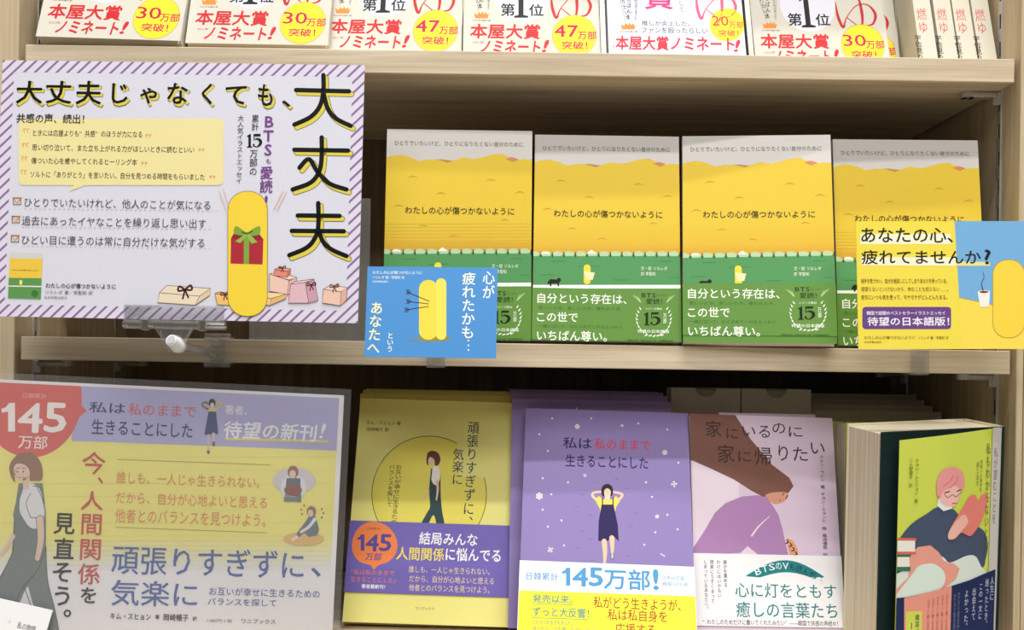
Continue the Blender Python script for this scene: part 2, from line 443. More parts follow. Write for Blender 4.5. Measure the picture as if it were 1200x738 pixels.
# ---- yellow and green paperbacks on the middle shelf
TY = .013; WY, HY = .130, .190
def ypose(x, y, lean, yaw, roll): return ((x, y, seat_z(Z2, TY, lean, WY, roll)), (lean, yaw, roll))
YP = [ypose(-.0355, .001, 6.5, .4, -.15), ypose(.0958, -.0005, 10, -.7, .16), ypose(.2264, -.014, 10.9, -5.6, -.26), ypose(.3663, .006, 8.3, -1.6, -.04)]
p = YP[1]
root = empty('paperback_book', 'x', 'book', at(*p[0]), rot(*p[1]), 'yellow and green paperbacks on the middle shelf')
cov = book_body(root, WY, HY, TY, mat(212, 208, 204, .45), 'left')
s = Sheet(p, WY, HY)
s.poly([(620, 192), (640, 187), (655, 190), (662, 194), (690, 192), (715, 195), (740, 190), (760, 186), (775, 192), (800, 196), (800, 210), (620, 210)], (200, 138, 84))
s.poly([(620, 193), (632, 188), (645, 187), (656, 190), (664, 194), (676, 192), (688, 193), (698, 196), (706, 193), (716, 190), (728, 192), (738, 190), (748, 187), (758, 186), (768, 189), (776, 194), (786, 192), (800, 193), (800, 300), (620, 300)], (228, 196, 62), smooth=False)
s.poly([(765, 192), (772, 189.5), (780, 192), (774, 195.5)], (210, 140, 90))
s.gradient(620, 800, [262, 285, 300], [(228, 196, 62), (226, 186, 58), (214, 162, 52)])
for x, y in ((657, 212), (748, 216), (690, 231), (782, 230), (641, 245), (670, 268), (765, 262), (705, 280)):
    s.stroke([(x - 5, y + 1), (x, y - .8), (x + 6, y + .8)], [.3, 1.3, .3], (196, 150, 52))
s.lay += 1
s.rect(620, 297.5, 800, 334, (86, 152, 92))
for x, y, l in ((690, 312, 12), (655, 306, 8), (780, 306, 7), (728, 328, 9), (642, 322, 8), (790, 325, 5)):
    s.stroke([(x - l, y), (x + l, y)], .8, (62, 126, 74))
for i in range(13):
    x = 628 + i * 13.6
    s.poly([(x - 8, 297), (x - 6, 294.8), (x - 1, 294.2), (x + 3, 295.5), (x + 4.5, 297.5), (x + 3, 300), (x - 6, 300)], (186, 214, 170), step=False)
s.lay += 1
for i in range(13): s.rect(634.2 + i * 13.6 - 1.1, 295.5, 634.2 + i * 13.6 + .1, 301.5, (34, 62, 50), step=False)
s.lay += 1
s.poly([(687, 297), (693, 292.5), (699, 297)], (248, 244, 232)); s.poly([(633, 297.5), (637, 294.5), (643, 295.5), (645, 297.5)], (250, 246, 232))
s.rect(620, 333.8, 800, 338.2, (250, 250, 246)); s.rect(620, 338, 800, 410, (98, 146, 64))
# black cat walking on the path and a plain woven basket on the lawn
s.poly([(642, 330), (645, 327), (652, 327.5), (655, 325), (657, 326.5), (657.5, 329), (655.5, 330.5), (655, 335.5), (653.6, 335.5), (653, 332), (646.5, 332), (646, 335.5), (644.5, 335.5), (644, 332), (641.5, 333)], (38, 26, 22))
s.rrect(684, 310, 692, 333, 3.5, (246, 220, 70))
s.poly([(684, 318), (697, 319.5), (694.5, 328), (687.5, 328)], (248, 232, 178))
G = (120, 116, 106)
s.T('ひとりでいたいけど、ひとりになりたくない自分のために', 636, 170.5, 785, 176, G)
s.T('わたしの心が傷つかないように', 649, 245.5, 776, 254, (58, 44, 26), .012)
s.T('文・絵 ソルレダ', 751, 312, 782, 316.5, (240, 246, 226), .01); s.T('訳 李聖和', 751, 318.5, 768, 323, (240, 246, 226), .01)
# wrap band
v0, v1 = .0006, s.m(700, 338.4)[1]
mb = MB(); bandm = mat(100, 146, 64, .4)
mb.box(-WY / 2 - .0003, WY / 2 + .0003, -.0007, -.0005, v0, v1, bandm); mb.box(-WY / 2 - .0005, -WY / 2 - .0003, -.0007, TY, v0, v1, bandm); band = mb.build('paper_band', root)
s.to('band:illustration', 'band:lettering', .0007)
Wt = (250, 252, 240)
s.T('自分という存在は、', 630, 343.5, 734, 355, Wt, .02); s.T('この世で', 629.5, 365.5, 677, 376.5, Wt, .02); s.T('いちばん尊い。', 629.5, 387, 711, 399, Wt, .02)
s.T('悲しいとき、苦しいとき、疲れたとき、', 631, 358.5, 729, 362.5, (52, 84, 30)); s.T('一緒に泣いて、なぐさめてくれるエッセイ', 631, 380, 729, 384, (52, 84, 30))
Dk = (40, 52, 22)
s.T('BTS', 752, 343.5, 768, 348.5, Dk, .03); s.T('メンバー', 769, 344.5, 781, 347.5, Dk); s.T('愛読！', 757, 350, 776, 356.5, Dk, .02)
s.T('シリーズ累計', 756, 360.5, 776, 363, Wt, .01); fifteen(s, 754.5, 366, 773, 381.5, (28, 34, 18)); s.V('万部', 777, 367.5, 781, 379, Wt, .01)
s.T('待望の日本語版', 747, 386, 784, 390, Wt, .02)
s.T('定価1430円（本体1300円＋税）日本実業出版社', 735, 397.3, 789, 400, (36, 60, 22))
for sg in (-1, 1):
    for i in range(9):
        a = math.radians(-38 + i * 13)
        x = 766 + sg * 19.5 * math.cos(a); y = 373 + 19.5 * math.sin(a) * 1.0
        s.stroke([(x, y + 1.4), (x + sg * 1.6, y - 1.2)], [1.6, .5], Wt, smooth=False)
for sg in (-1, 1):
    for k in (0, 3, 6):
        s.stroke([(766 + sg * (24 - k * .9), 346 + k * .3), (766 + sg * (16 - k * .2), 354 + k * .1)], .6, (200, 220, 160), smooth=False, cap=False)
for i in range(5): s.stroke([(756 + i * 4.6, 394.3 - abs(i - 2) * .5), (758.5 + i * 4.6, 393.3 - abs(i - 2) * .5)], 1.3, Wt, smooth=False)
emit(s, {'cover': cov, 'band': band})
YB = [copy_tree(root) for _ in range(3)]
YL = ['yellow and green paperback at the left, half behind the blue card',
      'yellow and green paperback second from left, its green band fully visible',
      'yellow and green paperback third from left, turned slightly in front of its right neighbour',
      'yellow and green paperback at the right end, behind the yellow card']
for o, i in ((YB[0], 0), (root, 1), (YB[1], 2), (YB[2], 3)):
    q = YP[i]; o.matrix_world = Matrix.Translation(Vector(at(*q[0]))) @ rot(*q[1]).to_4x4(); o['label'] = YL[i]
    if i == 2:
        for ch in o.children:
            if ch.name.startswith('paper_band'): ch.location.z += .0058

# ---- cream novels on the top shelf
WT, HT, TT = .1255, .188, .014
def tpose(x, y, roll, yaw=1.0, lean=20.0, T=TT): return ((x, y, seat_z(Z1, T, lean, 0, 0)), (lean, yaw, roll))
TREF = tpose(.0280, .0338, -.5)
RED = (206, 42, 48)
def crown_note(s, dx=0, dy=0, k=(554, -20)):
    s.stroke([(553 + dx, -20 + dy), (561 + dx, 12 + dy)], .5, (120, 115, 110), smooth=False, cap=False)
    s.stroke([(576 + dx, -20 + dy), (572 + dx, 12 + dy)], .5, (120, 115, 110), smooth=False, cap=False)
    s.V('売りたい本', 553.5 + dx, -19 + dy, 558.5 + dx, 11 + dy, (40, 34, 34), .02, ang=12); s.V('いちばん！', 562 + dx, -22 + dy, 567 + dx, 9 + dy, (40, 34, 34), .02)
    s.V('全国書店員が選んだ', 571 + dx, -21 + dy, 573.5 + dx, 10 + dy, (90, 84, 84))
    s.poly([(555.5 + dx, 15.5 + dy), (559.5 + dx, 17.5 + dy), (561 + dx, 14 + dy), (564 + dx, 16.5 + dy), (565.5 + dx, 13.3 + dy), (567.5 + dx, 16.5 + dy), (570 + dx, 14 + dy), (571 + dx, 17.5 + dy), (573 + dx, 15.5 + dy), (571.5 + dx, 21.5 + dy), (557 + dx, 21.5 + dy)], (232, 142, 54), key='illustration')
    s.T('2021年本屋大賞', 554 + dx, 23 + dy, 575 + dx, 24.6 + dy, (110, 70, 50))
def yu(s, dx=0, dy=0, col=(196, 40, 46)):
    s.stroke([(646 + dx, -8 + dy), (647 + dx, 8 + dy), (652 + dx, 21 + dy), (657 + dx, 10 + dy), (670 + dx, -4 + dy), (684 + dx, -5 + dy), (692 + dx, 6 + dy), (688 + dx, 17 + dy), (680 + dx, 19 + dy)], [1, 3.4, 3, 1.2, 1.2, 1.6, 3.6, 2.4, .8], col)
    s.stroke([(664 + dx, -15 + dy), (673 + dx, -14 + dy), (676 + dx, 2 + dy), (675 + dx, 18 + dy), (668 + dx, 31 + dy)], [.8, 2, 3.6, 2.4, .6], col)
    s.stroke([(658 + dx, 10 + dy), (668 + dx, 18 + dy)], [1.0, 1.2], col)
def novel(label, pose, num, numw=(650, 677), grp='cream novels facing out on the top shelf', y0=0):
    root = empty('novel', label, 'book', at(*pose[0]), rot(*pose[1]), grp)
    cm = mat(213, 209, 196, .45)
    cov = book_body(root, WT, HT, TT, cm, 'right')
    s = Sheet(TREF, WT, HT)
    s.ell(612, -6, 33, 32, (226, 227, 240))
    s.stroke([(704 - 1, -100), (704 - 1, 71)], .7, (205, 200, 188), smooth=False)
    s.T('推し、', 650, -112, 690, -72, (196, 40, 46), .0); s.T('燃', 650, -66, 692, -24, (196, 40, 46), .0)
    yu(s); crown_note(s)
    s.T('第', 587, 4, 603, 18.5, (22, 22, 24), .03); s.T('位', 620, 5, 636.5, 18.5, (22, 22, 24), .03)
    s.poly([(602.5, 20.8), (602.5, 18.8), (607.5, 17.5), (607.5, -12), (602.5, -9.5), (602.5, -12), (613, -17.5), (613.5, -17.5), (613.5, 17.5), (619, 18.8), (619, 20.8)], (22, 22, 24))
    s.T('本屋大賞', 552, 28, 633, 44.6, RED, .045, slant=.05)
    s.T('2021年', 554, 48.2, 567, 51, (196, 90, 90))
    s.T('ノミネート', 565, 47, 634, 61.5, RED, .05, slant=.12); s.T('!', 640, 47, 647, 61, RED, .05, slant=.3)
    s.ell(673, 42, 26, 24.5, (190, 160, 60)); s.ell(673, 42, 25.4, 24, (255, 226, 50))
    P = (196, 26, 84)
    s.T(num, numw[0], 29.5, numw[1], 43, P, .03 if num == '47' else .012); s.T('万部', 677, 36.5, 698.5, 46, P, .03); s.T('突破！', 658.5, 48.5, 688, 57.5, P, .03)
    emit(s, {'cover': cov})
    return root
novel('cream novel at the left end of the top shelf, standing forward of the row', tpose(-.3434, -.002, .8, 1.2, 21.3), '30')
novel('cream novel with a 30万部 sticker, second from the left on the top shelf', tpose(-.2157, .0075, -.2, 1, 20.8), '30')
novel('cream novel with a 47万部 sticker beside the second 30万部 one', tpose(-.0985, .0256, -.5, .8, 20), '47')
novel('cream novel with a 47万部 sticker just left of the metal-framed white book', TREF, '47')
novel('cream novel with a 30万部 sticker, right of the metal-framed white book', tpose(.2975, .050, -.9, .8, 19), '30')
novel('cream novel tucked half behind another, left of the spines', tpose(.3135, .0672, .4, .6, 19), '30')

# ---- the white edition in a metal book stand
p5 = ((.1603, .0360, seat_z(Z1, .014, 19.3) + .004), (19.3, .8, -.4))
st = empty('book_stand', 'grey metal book stand holding the white novel on the top shelf', 'stand', at(p5[0][0], p5[0][1], Z1 + .0002), rot(0, .8, 0))
mb = MB(); gm = mat(150, 146, 138, .4, .5, .6)
R5 = rot(19.3, 0, -.4)
def lean_box(mb, R, x0, x1, y0, y1, z0, z1, m, off=(0, 0, 0)):
    k = len(mb.v); mb.box(x0, x1, y0, y1, z0, z1, m)
    mb.v[k:] = [tuple(R @ Vector(v) + Vector(off)) for v in mb.v[k:]]
lean_box(mb, R5, -.0695, .0695, .0160, .0176, .0, .19, gm, (0, 0, .009)); mb.build('back_plate', st)
mb = MB(); mb.box(-.0695, .0695, -.004, .075, .0, .0016, gm); mb.build('foot', st)
mb = MB(); lean_box(mb, R5, -.0695, -.0650, -.001, .0160, .0, .19, gm, (0, 0, .009)); mb.build('side_frame', st)
mb = MB(); lean_box(mb, R5, .0650, .0695, -.001, .0160, .0, .19, gm, (0, 0, .009)); mb.build('side_frame', st)
root = empty('novel', 'white novel with pink lettering held in the grey metal book stand', 'book', at(*p5[0]), rot(*p5[1]))
cov = book_body(root, WT, HT, TT, mat(214, 216, 230, .35), 'right')
s = Sheet(p5, WT, HT)
crown_note(s, 172, 13)
for col_, x0 in (((226, 60, 130), 760),): s.T('賞', x0 - 2, -21, 790, 10.5, col_, .02, slant=.1)
s.V('にして', 795, -6, 800, 14, (120, 120, 130))
yu(s, 170, 1, (224, 96, 130))
s.T('推しが炎上した。', 752, 24, 808, 30, (60, 58, 64)); s.T('ファンを殴ったらしい', 752, 32, 829, 38.5, (60, 58, 64))
s.V('2021年', 717.5, 43, 719.5, 56, (190, 80, 90))
s.T('本屋大賞ノミネート', 722, 42, 860, 58, (222, 52, 66), .045, slant=.05); s.T('!', 864, 47, 870, 60.5, (222, 52, 66), .05, slant=.3)
s.ell(852, 29, 20.5, 19.5, (255, 226, 50)); P = (214, 60, 70)
s.T('20', 834, 18.5, 853, 30, P, .01); s.T('万部', 854, 25, 870.5, 32.5, P, .02); s.T('突破！', 842, 35, 865, 42, P, .02)
emit(s, {'cover': cov})

# ---- four spine-out copies
SW = .0158
SX = [.3876, .4062, .4236, .4412]
SL = ['cream novel spine nearest the front-facing novels', 'cream novel spine second from the front-facing novels', 'cream novel spine third from the front-facing novels', 'cream novel spine at the right end, nearest the side panel']
for i, x in enumerate(SX):
    zf = Z1 + .0006
    root = empty('novel', SL[i], 'book', (x, .030, CZ + zf), Matrix.Rotation(math.radians(-17), 3, 'X') @ Matrix.Rotation(math.radians(-1.0), 3, 'Y'), 'cream novels standing spine out on the top shelf')
    cm = mat(214, 209, 192, .45); D = .10; tn = math.tan(math.radians(17))
    # wedge-cut sides would sink in the shelf, so the copy leans on its lower back edge
    def wedge(x0, x1, y0, y1, z1, m, mb):
        V = [(x0, y0, y0 * tn), (x1, y0, y0 * tn), (x1, y1, y1 * tn), (x0, y1, y1 * tn), (x0, y0, z1), (x1, y0, z1), (x1, y1, z1), (x0, y1, z1)]
        mb.add(V, [(3, 2, 1, 0), (4, 5, 6, 7), (0, 1, 5, 4), (2, 3, 7, 6), (1, 2, 6, 5), (3, 0, 4, 7)], m)
    mb = MB(); wedge(-SW / 2 + .0005, SW / 2 - .0005, .0005, D - .002, HT - .001, PAGES, mb); mb.build('page_block', root)
    mb = MB(); wedge(-SW / 2, SW / 2, 0, .0005, HT, cm, mb); wedge(-SW / 2, -SW / 2 + .0005, .0005, D, HT, cm, mb); wedge(SW / 2 - .0005, SW / 2, .0005, D, HT, cm, mb)
    cov = mb.build('cover', root)
    s = Sheet(((SX[3], .030, zf), (17, 0, -1)), SW, HT)
    s.V('推し、燃ゆ', 1134.5, -34, 1145.5, 39, (206, 96, 92), .005); s.V('宇佐見りん', 1140, 42, 1147.5, 78, (44, 40, 38), .02)
    emit(s, {'cover': cov})

# ------------------------------------------------------------------ lower shelf books
# ---- yellow A5 books
W5, H5, T5 = .148, .210, .014
lean0 = 20.5
def fan(x, y, leans, T, yaw, roll, H, zs=Z3, xs=None, W=0):
    out = []; Y = y
    for i, l in enumerate(leans):
        if i: Y += T / math.cos(math.radians(l)) + .0026 + H * max(0, (math.sin(math.radians(leans[i - 1])) - math.sin(math.radians(l))))
        out.append(((x + (xs[i] if xs else 0), Y, seat_z(zs, T, l, W, roll if i == 0 else 0)), (l, yaw if i == 0 else yaw * .3, roll if i == 0 else roll * .3)))
    return out
YE = fan(-.0600, .0152, [20.5, 15, 9.5, 4], T5, -.3, 1.0, H5, xs=[0, .0005, .001, .002])
p = ((-.0600, .0152, -.2333), (20.5, -.3, 1.04))
root = empty('essay_book', 'pale yellow essay book with purple band, front of its stack', 'book', at(*YE[0][0]), rot(*YE[0][1]), 'yellow essay books in a leaning stack')
ym = mat(236, 229, 136, .45)
cov = book_body(root, W5, H5, T5, ym, 'left')
s = Sheet(p, W5, H5)
s.ell(503, 582, 67.6, 69, (70, 66, 50), n=48); s.ell(503, 582, 66.8, 68.2, (236, 224, 100), n=48)
s.rect(536, 500, 572, 562, (236, 229, 136))
NV = (58, 66, 92)
s.V('頑張りすぎずに、', 549, 497, 562, 612, NV, .012, ang=-1); s.V('気楽に', 531.5, 528, 544, 570, NV, .012)
s.V('お互いが幸せに生きるための', 464, 547, 471.5, 622, (50, 44, 50), .01, ang=-1); s.V('バランスを探して', 456.5, 547, 463, 596, (50, 44, 50), .01)
s.T('キム・スヒョン 著', 430, 495, 470, 499.5, (80, 76, 56)); s.T('岡崎暢子 訳', 430, 503, 456, 507.5, (80, 76, 56))
SK = (238, 200, 170)
# walking woman in dark green dungarees
s.poly([(492, 620), (500, 604), (504, 596), (503, 578), (505, 560), (511, 553), (516, 556), (516.5, 580), (518, 600), (521, 620), (513, 620), (508, 606), (500, 620)], (52, 74, 78), smooth=True)
s.poly([(505, 560), (507, 552), (510, 548), (514, 550), (516, 558), (515, 566), (511, 571), (507, 568)], (240, 238, 226), smooth=True)
s.stroke([(506, 552), (504.5, 566), (503.5, 578)], 1.6, (52, 74, 78)); s.stroke([(512.5, 566), (513, 577), (511.5, 588)], [3, 2.6, 2], SK); s.stroke([(503, 578), (498.5, 584), (494, 588)], [2.4, 2, 1.6], SK)
s.ell(505.5, 541.5, 4.6, 6, SK); s.poly([(500, 539), (502, 532.5), (508, 530.8), (514, 534), (516.2, 541), (514, 547), (510, 548), (509, 541), (504, 538), (502, 542), (502, 548), (500, 545)], (104, 62, 54), smooth=True)
s.T('ワニブックス', 487, 713.5, 509, 717, (120, 112, 80))
v1 = s.m(500, 615.5)[1]; v0 = s.m(500, 699.5)[1]
bm = mat(112, 98, 178, .4)
mb = MB(); mb.box(-W5 / 2 - .0003, W5 / 2 + .0003, -.0011, -.0009, v0, v1, bm); mb.box(-W5 / 2 - .0005, -W5 / 2 - .0003, -.0011, T5, v0, v1, bm); band = mb.build('paper_band', root)
s.to('band:illustration', 'band:lettering', .0011)
OR = (242, 134, 76)
s.poly([(438, 614), (452, 618), (462, 628), (466, 641), (463, 653), (455, 661), (444, 665), (438, 670), (434, 665), (422, 661), (414, 651), (413, 638), (417, 626), (426, 617)], OR, smooth=True)
PU = (92, 74, 150)
s.T('日韓累計', 430, 620.5, 446, 623.5, (150, 80, 60)); num145(s, 419, 629, 459, 648, PU); s.T('万部', 429, 650.5, 447.5, 659, PU, .02)
W_ = (246, 244, 250)
s.T('結局みんな', 492, 626, 560, 640.5, W_, .03); s.T('人間関係', 465.5, 643.5, 521, 658.5, (246, 226, 92), .02); s.T('に悩んでる', 523, 644.5, 587, 659.5, W_, .035)
s.T('『私は私のままで', 412, 669.5, 462.5, 675.5, (232, 130, 130), .01); s.T('生きることにした』', 411.5, 678, 464, 684.5, (232, 130, 130), .01); s.T('著者最新刊！', 424, 687, 451.5, 692, W_, .03)
CR = (232, 208, 172)
s.T('誰しも、一人じゃ生きられない。', 479.5, 665.5, 574, 673.5, CR, .008); s.T('だから、自分が心地よいと思える', 480, 676.5, 579, 684.5, CR, .008); s.T('他者とのバランスを見つけよう。', 479.5, 687, 574, 695, CR, .008)
emit(s, {'cover': cov, 'band': band})
EL = ['pale yellow essay book directly behind the front one of its stack', 'pale yellow essay book third in its leaning stack', 'pale yellow essay book at the back of its stack']
for i in (1, 2, 3):
    c = copy_tree(root); q = YE[i]; c.matrix_world = Matrix.Translation(Vector(at(*q[0]))) @ rot(*q[1]).to_4x4(); c['label'] = EL[i - 1]

# ---- purple A5 books
W6, H6, T6 = .150, .212, .015
p = ((.0959, -.0383, -.2300), (27.1, -1.85, 1.0))
PF = fan(.0959, -.0383, [27.1, 20, 14, 8.5, 3], T6, -1.85, 1.0, H6, xs=[0, -.0075, -.0075, -.0085, -.010])
pm = mat(144, 127, 184, .42)
root = empty('essay_book', 'purple essay book with white and yellow band, front of its stack', 'book', at(*PF[0][0]), rot(*PF[0][1]), 'purple essay books in a leaning stack')
cov = book_body(root, W6, H6, T6, pm, 'left')
s = Sheet(p, W6, H6)
NB = (44, 38, 92)
s.T('私は', 660, 513, 693, 526, NB, .022); s.T('私のままで', 697, 514.5, 762, 527, (206, 64, 84), .018); s.T('生きることにした', 663, 533, 759, 547, NB, .022)
FW = (236, 228, 230)
def flower(x, y, r, n=5):
    for i in range(n):
        a = 2 * math.pi * i / n + x
        s.ell(x + r * .55 * math.cos(a), y + r * .55 * math.sin(a), r * .27, r * .27, FW, n=8, step=False); s.stroke([(x, y), (x + r * .6 * math.cos(a), y + r * .6 * math.sin(a))], r * .22, FW, smooth=False, cap=False)
    s.ell(x, y, r * .2, r * .2, (250, 222, 190), n=8, step=False)
for x, y, r, n in ((676.5, 500.5, 4, 6), (779, 531, 4, 6), (632, 582, 5.4, 6), (790, 568, 4.6, 4), (770, 606, 3, 6), (645, 645, 4.4, 4), (776.5, 651, 3.6, 2), (729, 499.5, 2.3, 5), (685.5, 558, 2.8, 4)): flower(x, y, r, n)
for x, y in ((647, 491), (693, 491), (748, 497), (782, 504), (632, 509.5), (642, 529), (795, 543), (636, 561), (665.5, 566), (757, 566), (646, 580), (764, 583), (636, 598), (658, 610.5), (782, 604), (642, 618), (768, 624.5), (661, 640), (755, 639), (794, 621)):
    s.ell(x, y, 1.2, 1.2, FW, n=8, step=False)
for x, y in ((699, 566), (722, 562), (734, 573), (682, 580), (675, 594), (691, 604), (744, 602), (739, 617.5), (682, 623), (692, 632.5), (676, 643), (736, 652), (693, 657)):
    s.stroke([(x - 2.6, y), (x + 2.6, y + .3)], [.4, .9, .4][:2], (118, 100, 160), smooth=False)
s.lay += 1
# woman, hands behind her head, yellow blouse and navy pinafore
s.stroke([(706, 577), (696, 578), (694.5, 582), (701, 588)], [2.6, 3, 3, 3], SK, step=True); s.stroke([(717, 577), (727, 579), (729, 582), (723, 588)], [2.6, 3, 3, 3], SK, step=True)
s.poly([(702, 582), (697, 586), (703, 597), (704, 604), (720, 604), (722, 595), (727, 587), (722, 582), (717, 586), (707, 586)], (238, 218, 96))
s.poly([(705, 592), (719, 592), (721, 602), (724, 616), (725, 635), (720, 630), (717, 629), (712, 635), (701, 634.5), (701.5, 612)], (36, 28, 84))
for x in (706, 718.5): s.stroke([(x, 584), (x, 593)], 1.3, (36, 28, 84), smooth=False)
s.stroke([(708, 635), (709, 648), (708.5, 660)], [6, 5, 3], SK); s.stroke([(717, 631), (717.5, 640), (717.5, 648)], [6, 4.6, 3.2], SK)
s.ell(717.6, 652, 2.4, 5, (110, 104, 140)); s.ell(717.6, 652, 1.4, 3.6, (196, 196, 214))
s.poly([(705, 580), (705, 573), (708, 569), (713, 568), (717, 571), (718.4, 576), (717.5, 581), (714, 583), (708, 583)], (32, 26, 40), smooth=True); s.poly([(708, 576), (711.5, 573), (715.5, 576), (715, 583), (714, 587), (709.5, 587), (708.6, 583)], (244, 208, 176), smooth=True)
vt = s.m(710, 661.5)[1]
bw = mat(246, 246, 250, .4)
mb = MB(); mb.box(-W6 / 2 - .0003, W6 / 2 + .0003, -.0012, -.0010, .0006, vt, bw); mb.box(-W6 / 2 - .0005, -W6 / 2 - .0003, -.0012, T6, .0006, vt, bw); band = mb.build('paper_band', root)
s.to('band:illustration', 'band:lettering', .0012)
s.poly([(590, 692.5), (611, 693), (830, 700.5), (830, 800), (590, 800)], (250, 236, 66))
BL = (84, 158, 210)
s.T('日韓累計', 617, 671.5, 654, 680.5, BL, .015); num145(s, 658.5, 666.5, 706, 687.5, BL); s.T('万部', 708, 667.5, 761, 691, BL, .03); s.T('!', 765.5, 668.5, 770.5, 692, BL, .04)
s.T('日本45万部', 776, 675.5, 802, 680.5, BL); s.T('韓国100万部', 776, 683, 806, 687.5, BL)
GB = (70, 150, 150)
s.T('発売以来、', 624.5, 697.5, 671, 707, GB, .018); s.T('ずっと大反響！', 624.5, 712, 690, 723, GB, .018)
s.stroke([(624, 708.5), (671, 710)], .6, GB, smooth=False); s.stroke([(624, 725), (689, 727)], .6, GB, smooth=False)
BR = (160, 74, 40)
s.T('私がどう生きようが、', 695.5, 700, 797, 713.5, BR, .01); s.T('私は私自身を', 712, 714.5, 781, 728, BR, .01); s.T('応援する。', 721, 731, 773, 745, BR, .01)
s.T('これからを生きるあなたに', 624.5, 727.5, 673, 732, GB); s.T('ほんの少しでも愛してほしいから', 624.5, 734.5, 697, 739, GB)
emit(s, {'cover': cov, 'band': band})
PL = ['purple essay book directly behind the front one of its stack', 'purple essay book in the middle of its stack', 'purple essay book second from the back of its stack', 'purple essay book at the back of its stack, against the dark']
for i in (1, 2, 3, 4):
    c = copy_tree(root); q = PF[i]
    for ch in list(c.children):
        if ch.name.startswith('paper_band'):
            for g in list(ch.children): bpy.data.objects.remove(g)
            bpy.data.objects.remove(ch)
    c.matrix_world = Matrix.Translation(Vector(at(*q[0]))) @ rot(*q[1]).to_4x4(); c['label'] = PL[i - 1]

# ---- pink essay with the crouching figure
W7, H7, T7 = .135, .195, .015
PK = fan(.2448, .0061, [13.4, 9.5], T7, 5.0, 1.2, H7, xs=[0, -.012])
p = ((.2448, .0061, -.2330), (13.3, 5.0, 1.2))
root = empty('essay_book', 'pink essay book with a crouching purple figure, white band', 'book', at(*PK[0][0]), rot(*PK[0][1]), 'pink essay books')
cov = book_body(root, W7, H7, T7, mat(220, 200, 222, .42), 'right')
s = Sheet(p, W7, H7)
BN = (128, 88, 78)
s.poly([(800, 480), (860, 484), (880, 515), (905, 545), (925, 560), (930, 570), (924, 578), (905, 580), (895, 583), (880, 575), (860, 562), (830, 548), (812, 540), (800, 538)], BN)
s.poly([(897, 581), (905, 577.5), (918, 577), (924, 580), (919, 588), (910, 591), (904, 589)], (214, 154, 128), smooth=True)
s.stroke([(917, 580.5), (918.5, 578.5)], 1.0, (60, 36, 36)); s.stroke([(921, 584.5), (923, 581)], 1.2, (60, 36, 36)); s.ell(914, 586.5, .9, .7, (120, 40, 40), n=8)
s.poly([(812, 643), (826, 622), (838, 601), (850, 590), (870, 582), (888, 580.5), (899, 583), (905, 592), (912, 603), (917, 620), (920, 634), (924, 652), (885, 652), (876, 640), (868, 648), (812, 652)], (176, 134, 184), smooth=False)
s.poly([(866, 650), (876.5, 640.5), (888, 650)], (234, 214, 228))
s.poly([(812, 541), (812, 643), (838, 601), (850, 590), (866, 583), (866, 566), (840, 553)], (232, 216, 230))
s.stroke([(881, 628), (890, 616), (902, 605.5)], [2.2, 1.6, .7], (238, 220, 236))
s.poly([(922, 632), (929, 634), (935, 645), (934, 652), (927, 652), (924, 643)], (226, 160, 120), smooth=True)
for x, y in ((922, 633), (926, 637), (929, 642), (932, 647)): s.stroke([(x, y), (x + 2, y + 2.5), (x - 1, y + 4)], 1.3, (50, 36, 36))
DK = (64, 50, 48)
s.lay += 1
for ch, a, b, c, d in (('家', 827, 493, 845, 512), ('に', 851, 502, 865, 514), ('い', 870, 500, 885, 511), ('る', 889, 499, 902, 513), ('の', 905, 496, 920, 508), ('に', 924, 500, 940, 512),
                        ('家', 841, 521, 860, 542), ('に', 865, 529, 880, 541), ('帰', 884, 524, 904, 545), ('り', 912, 522, 923, 540), ('た', 929, 524, 946, 540), ('い', 950, 519, 966, 532)):
    s.T(ch, a, b, c, d, DK, -.004)
s.V('クォン・ラビン 著 チョン・ミョンヒ 絵 桑畑優香 訳', 960, 534, 965.5, 652, (70, 62, 76), .0, ang=-1)
va, vb = s.m(890, 734.5)[1], s.m(890, 650)[1]
bw2 = mat(244, 243, 247, .4)
mb = MB(); mb.box(-W7 / 2 - .0003, W7 / 2 + .0003, -.0010, -.0008, va, vb, bw2); mb.box(W7 / 2 + .0003, W7 / 2 + .0005, -.0010, T7, va, vb, bw2); band = mb.build('paper_band', root)
s.to('band:illustration', 'band:lettering', .0010)
TL = (40, 130, 136)
arc = [(873 + (968 - 873) * t, 675.5 + 2.5 * t - 20 * math.sin(math.pi * t)) for t in [i / 12 for i in range(13)]]
arc2 = [(890 + (955 - 890) * t, 677 + 2 * t - 7 * math.sin(math.pi * t)) for t in [i / 12 for i in range(13)]]
s.poly(arc + arc2[::-1], TL)
for cx, r in ((877, 5), (885, 4.5), (893, 4), (951, 4), (959, 4.5), (966, 5)): s.ell(cx, 680.5, r, 4, (244, 243, 247), n=14, step=False)
s.lay += 1
tx = 'BTSのVも読んだ'
for i, ch in enumerate(tx):
    t = (i + .8) / (len(tx) + .6); x = 880 + 80 * t; y = 675 + 2.4 * t - 12.6 * math.sin(math.pi * t) ** .9
    s.T(ch, x - 3.4, y - 4, x + 3.4, y + 3.6, (240, 250, 250) if i < 5 else (24, 60, 66), .01, ang=24 - 50 * t)
s.T('心に灯をともす', 861, 683, 979, 700, TL, .01); s.T('癒しの言葉たち', 862, 705, 980, 723.5, TL, .012)
for tx, x, ye in (('誰かを責める', 847, 688), ('わけにはいかない', 839.5, 700), ('現実にうずくまって', 831.5, 707), ('しまっているあなたへ。', 824, 713)): s.V(tx, x, 656.5, x + 4.2, ye, (60, 56, 66), .012)
s.T('“わたしのためだけに書いてくれたみたい”——韓国で共感の声続々！', 823, 725.5, 981, 732, (40, 38, 44), .01)
emit(s, {'cover': cov, 'band': band})
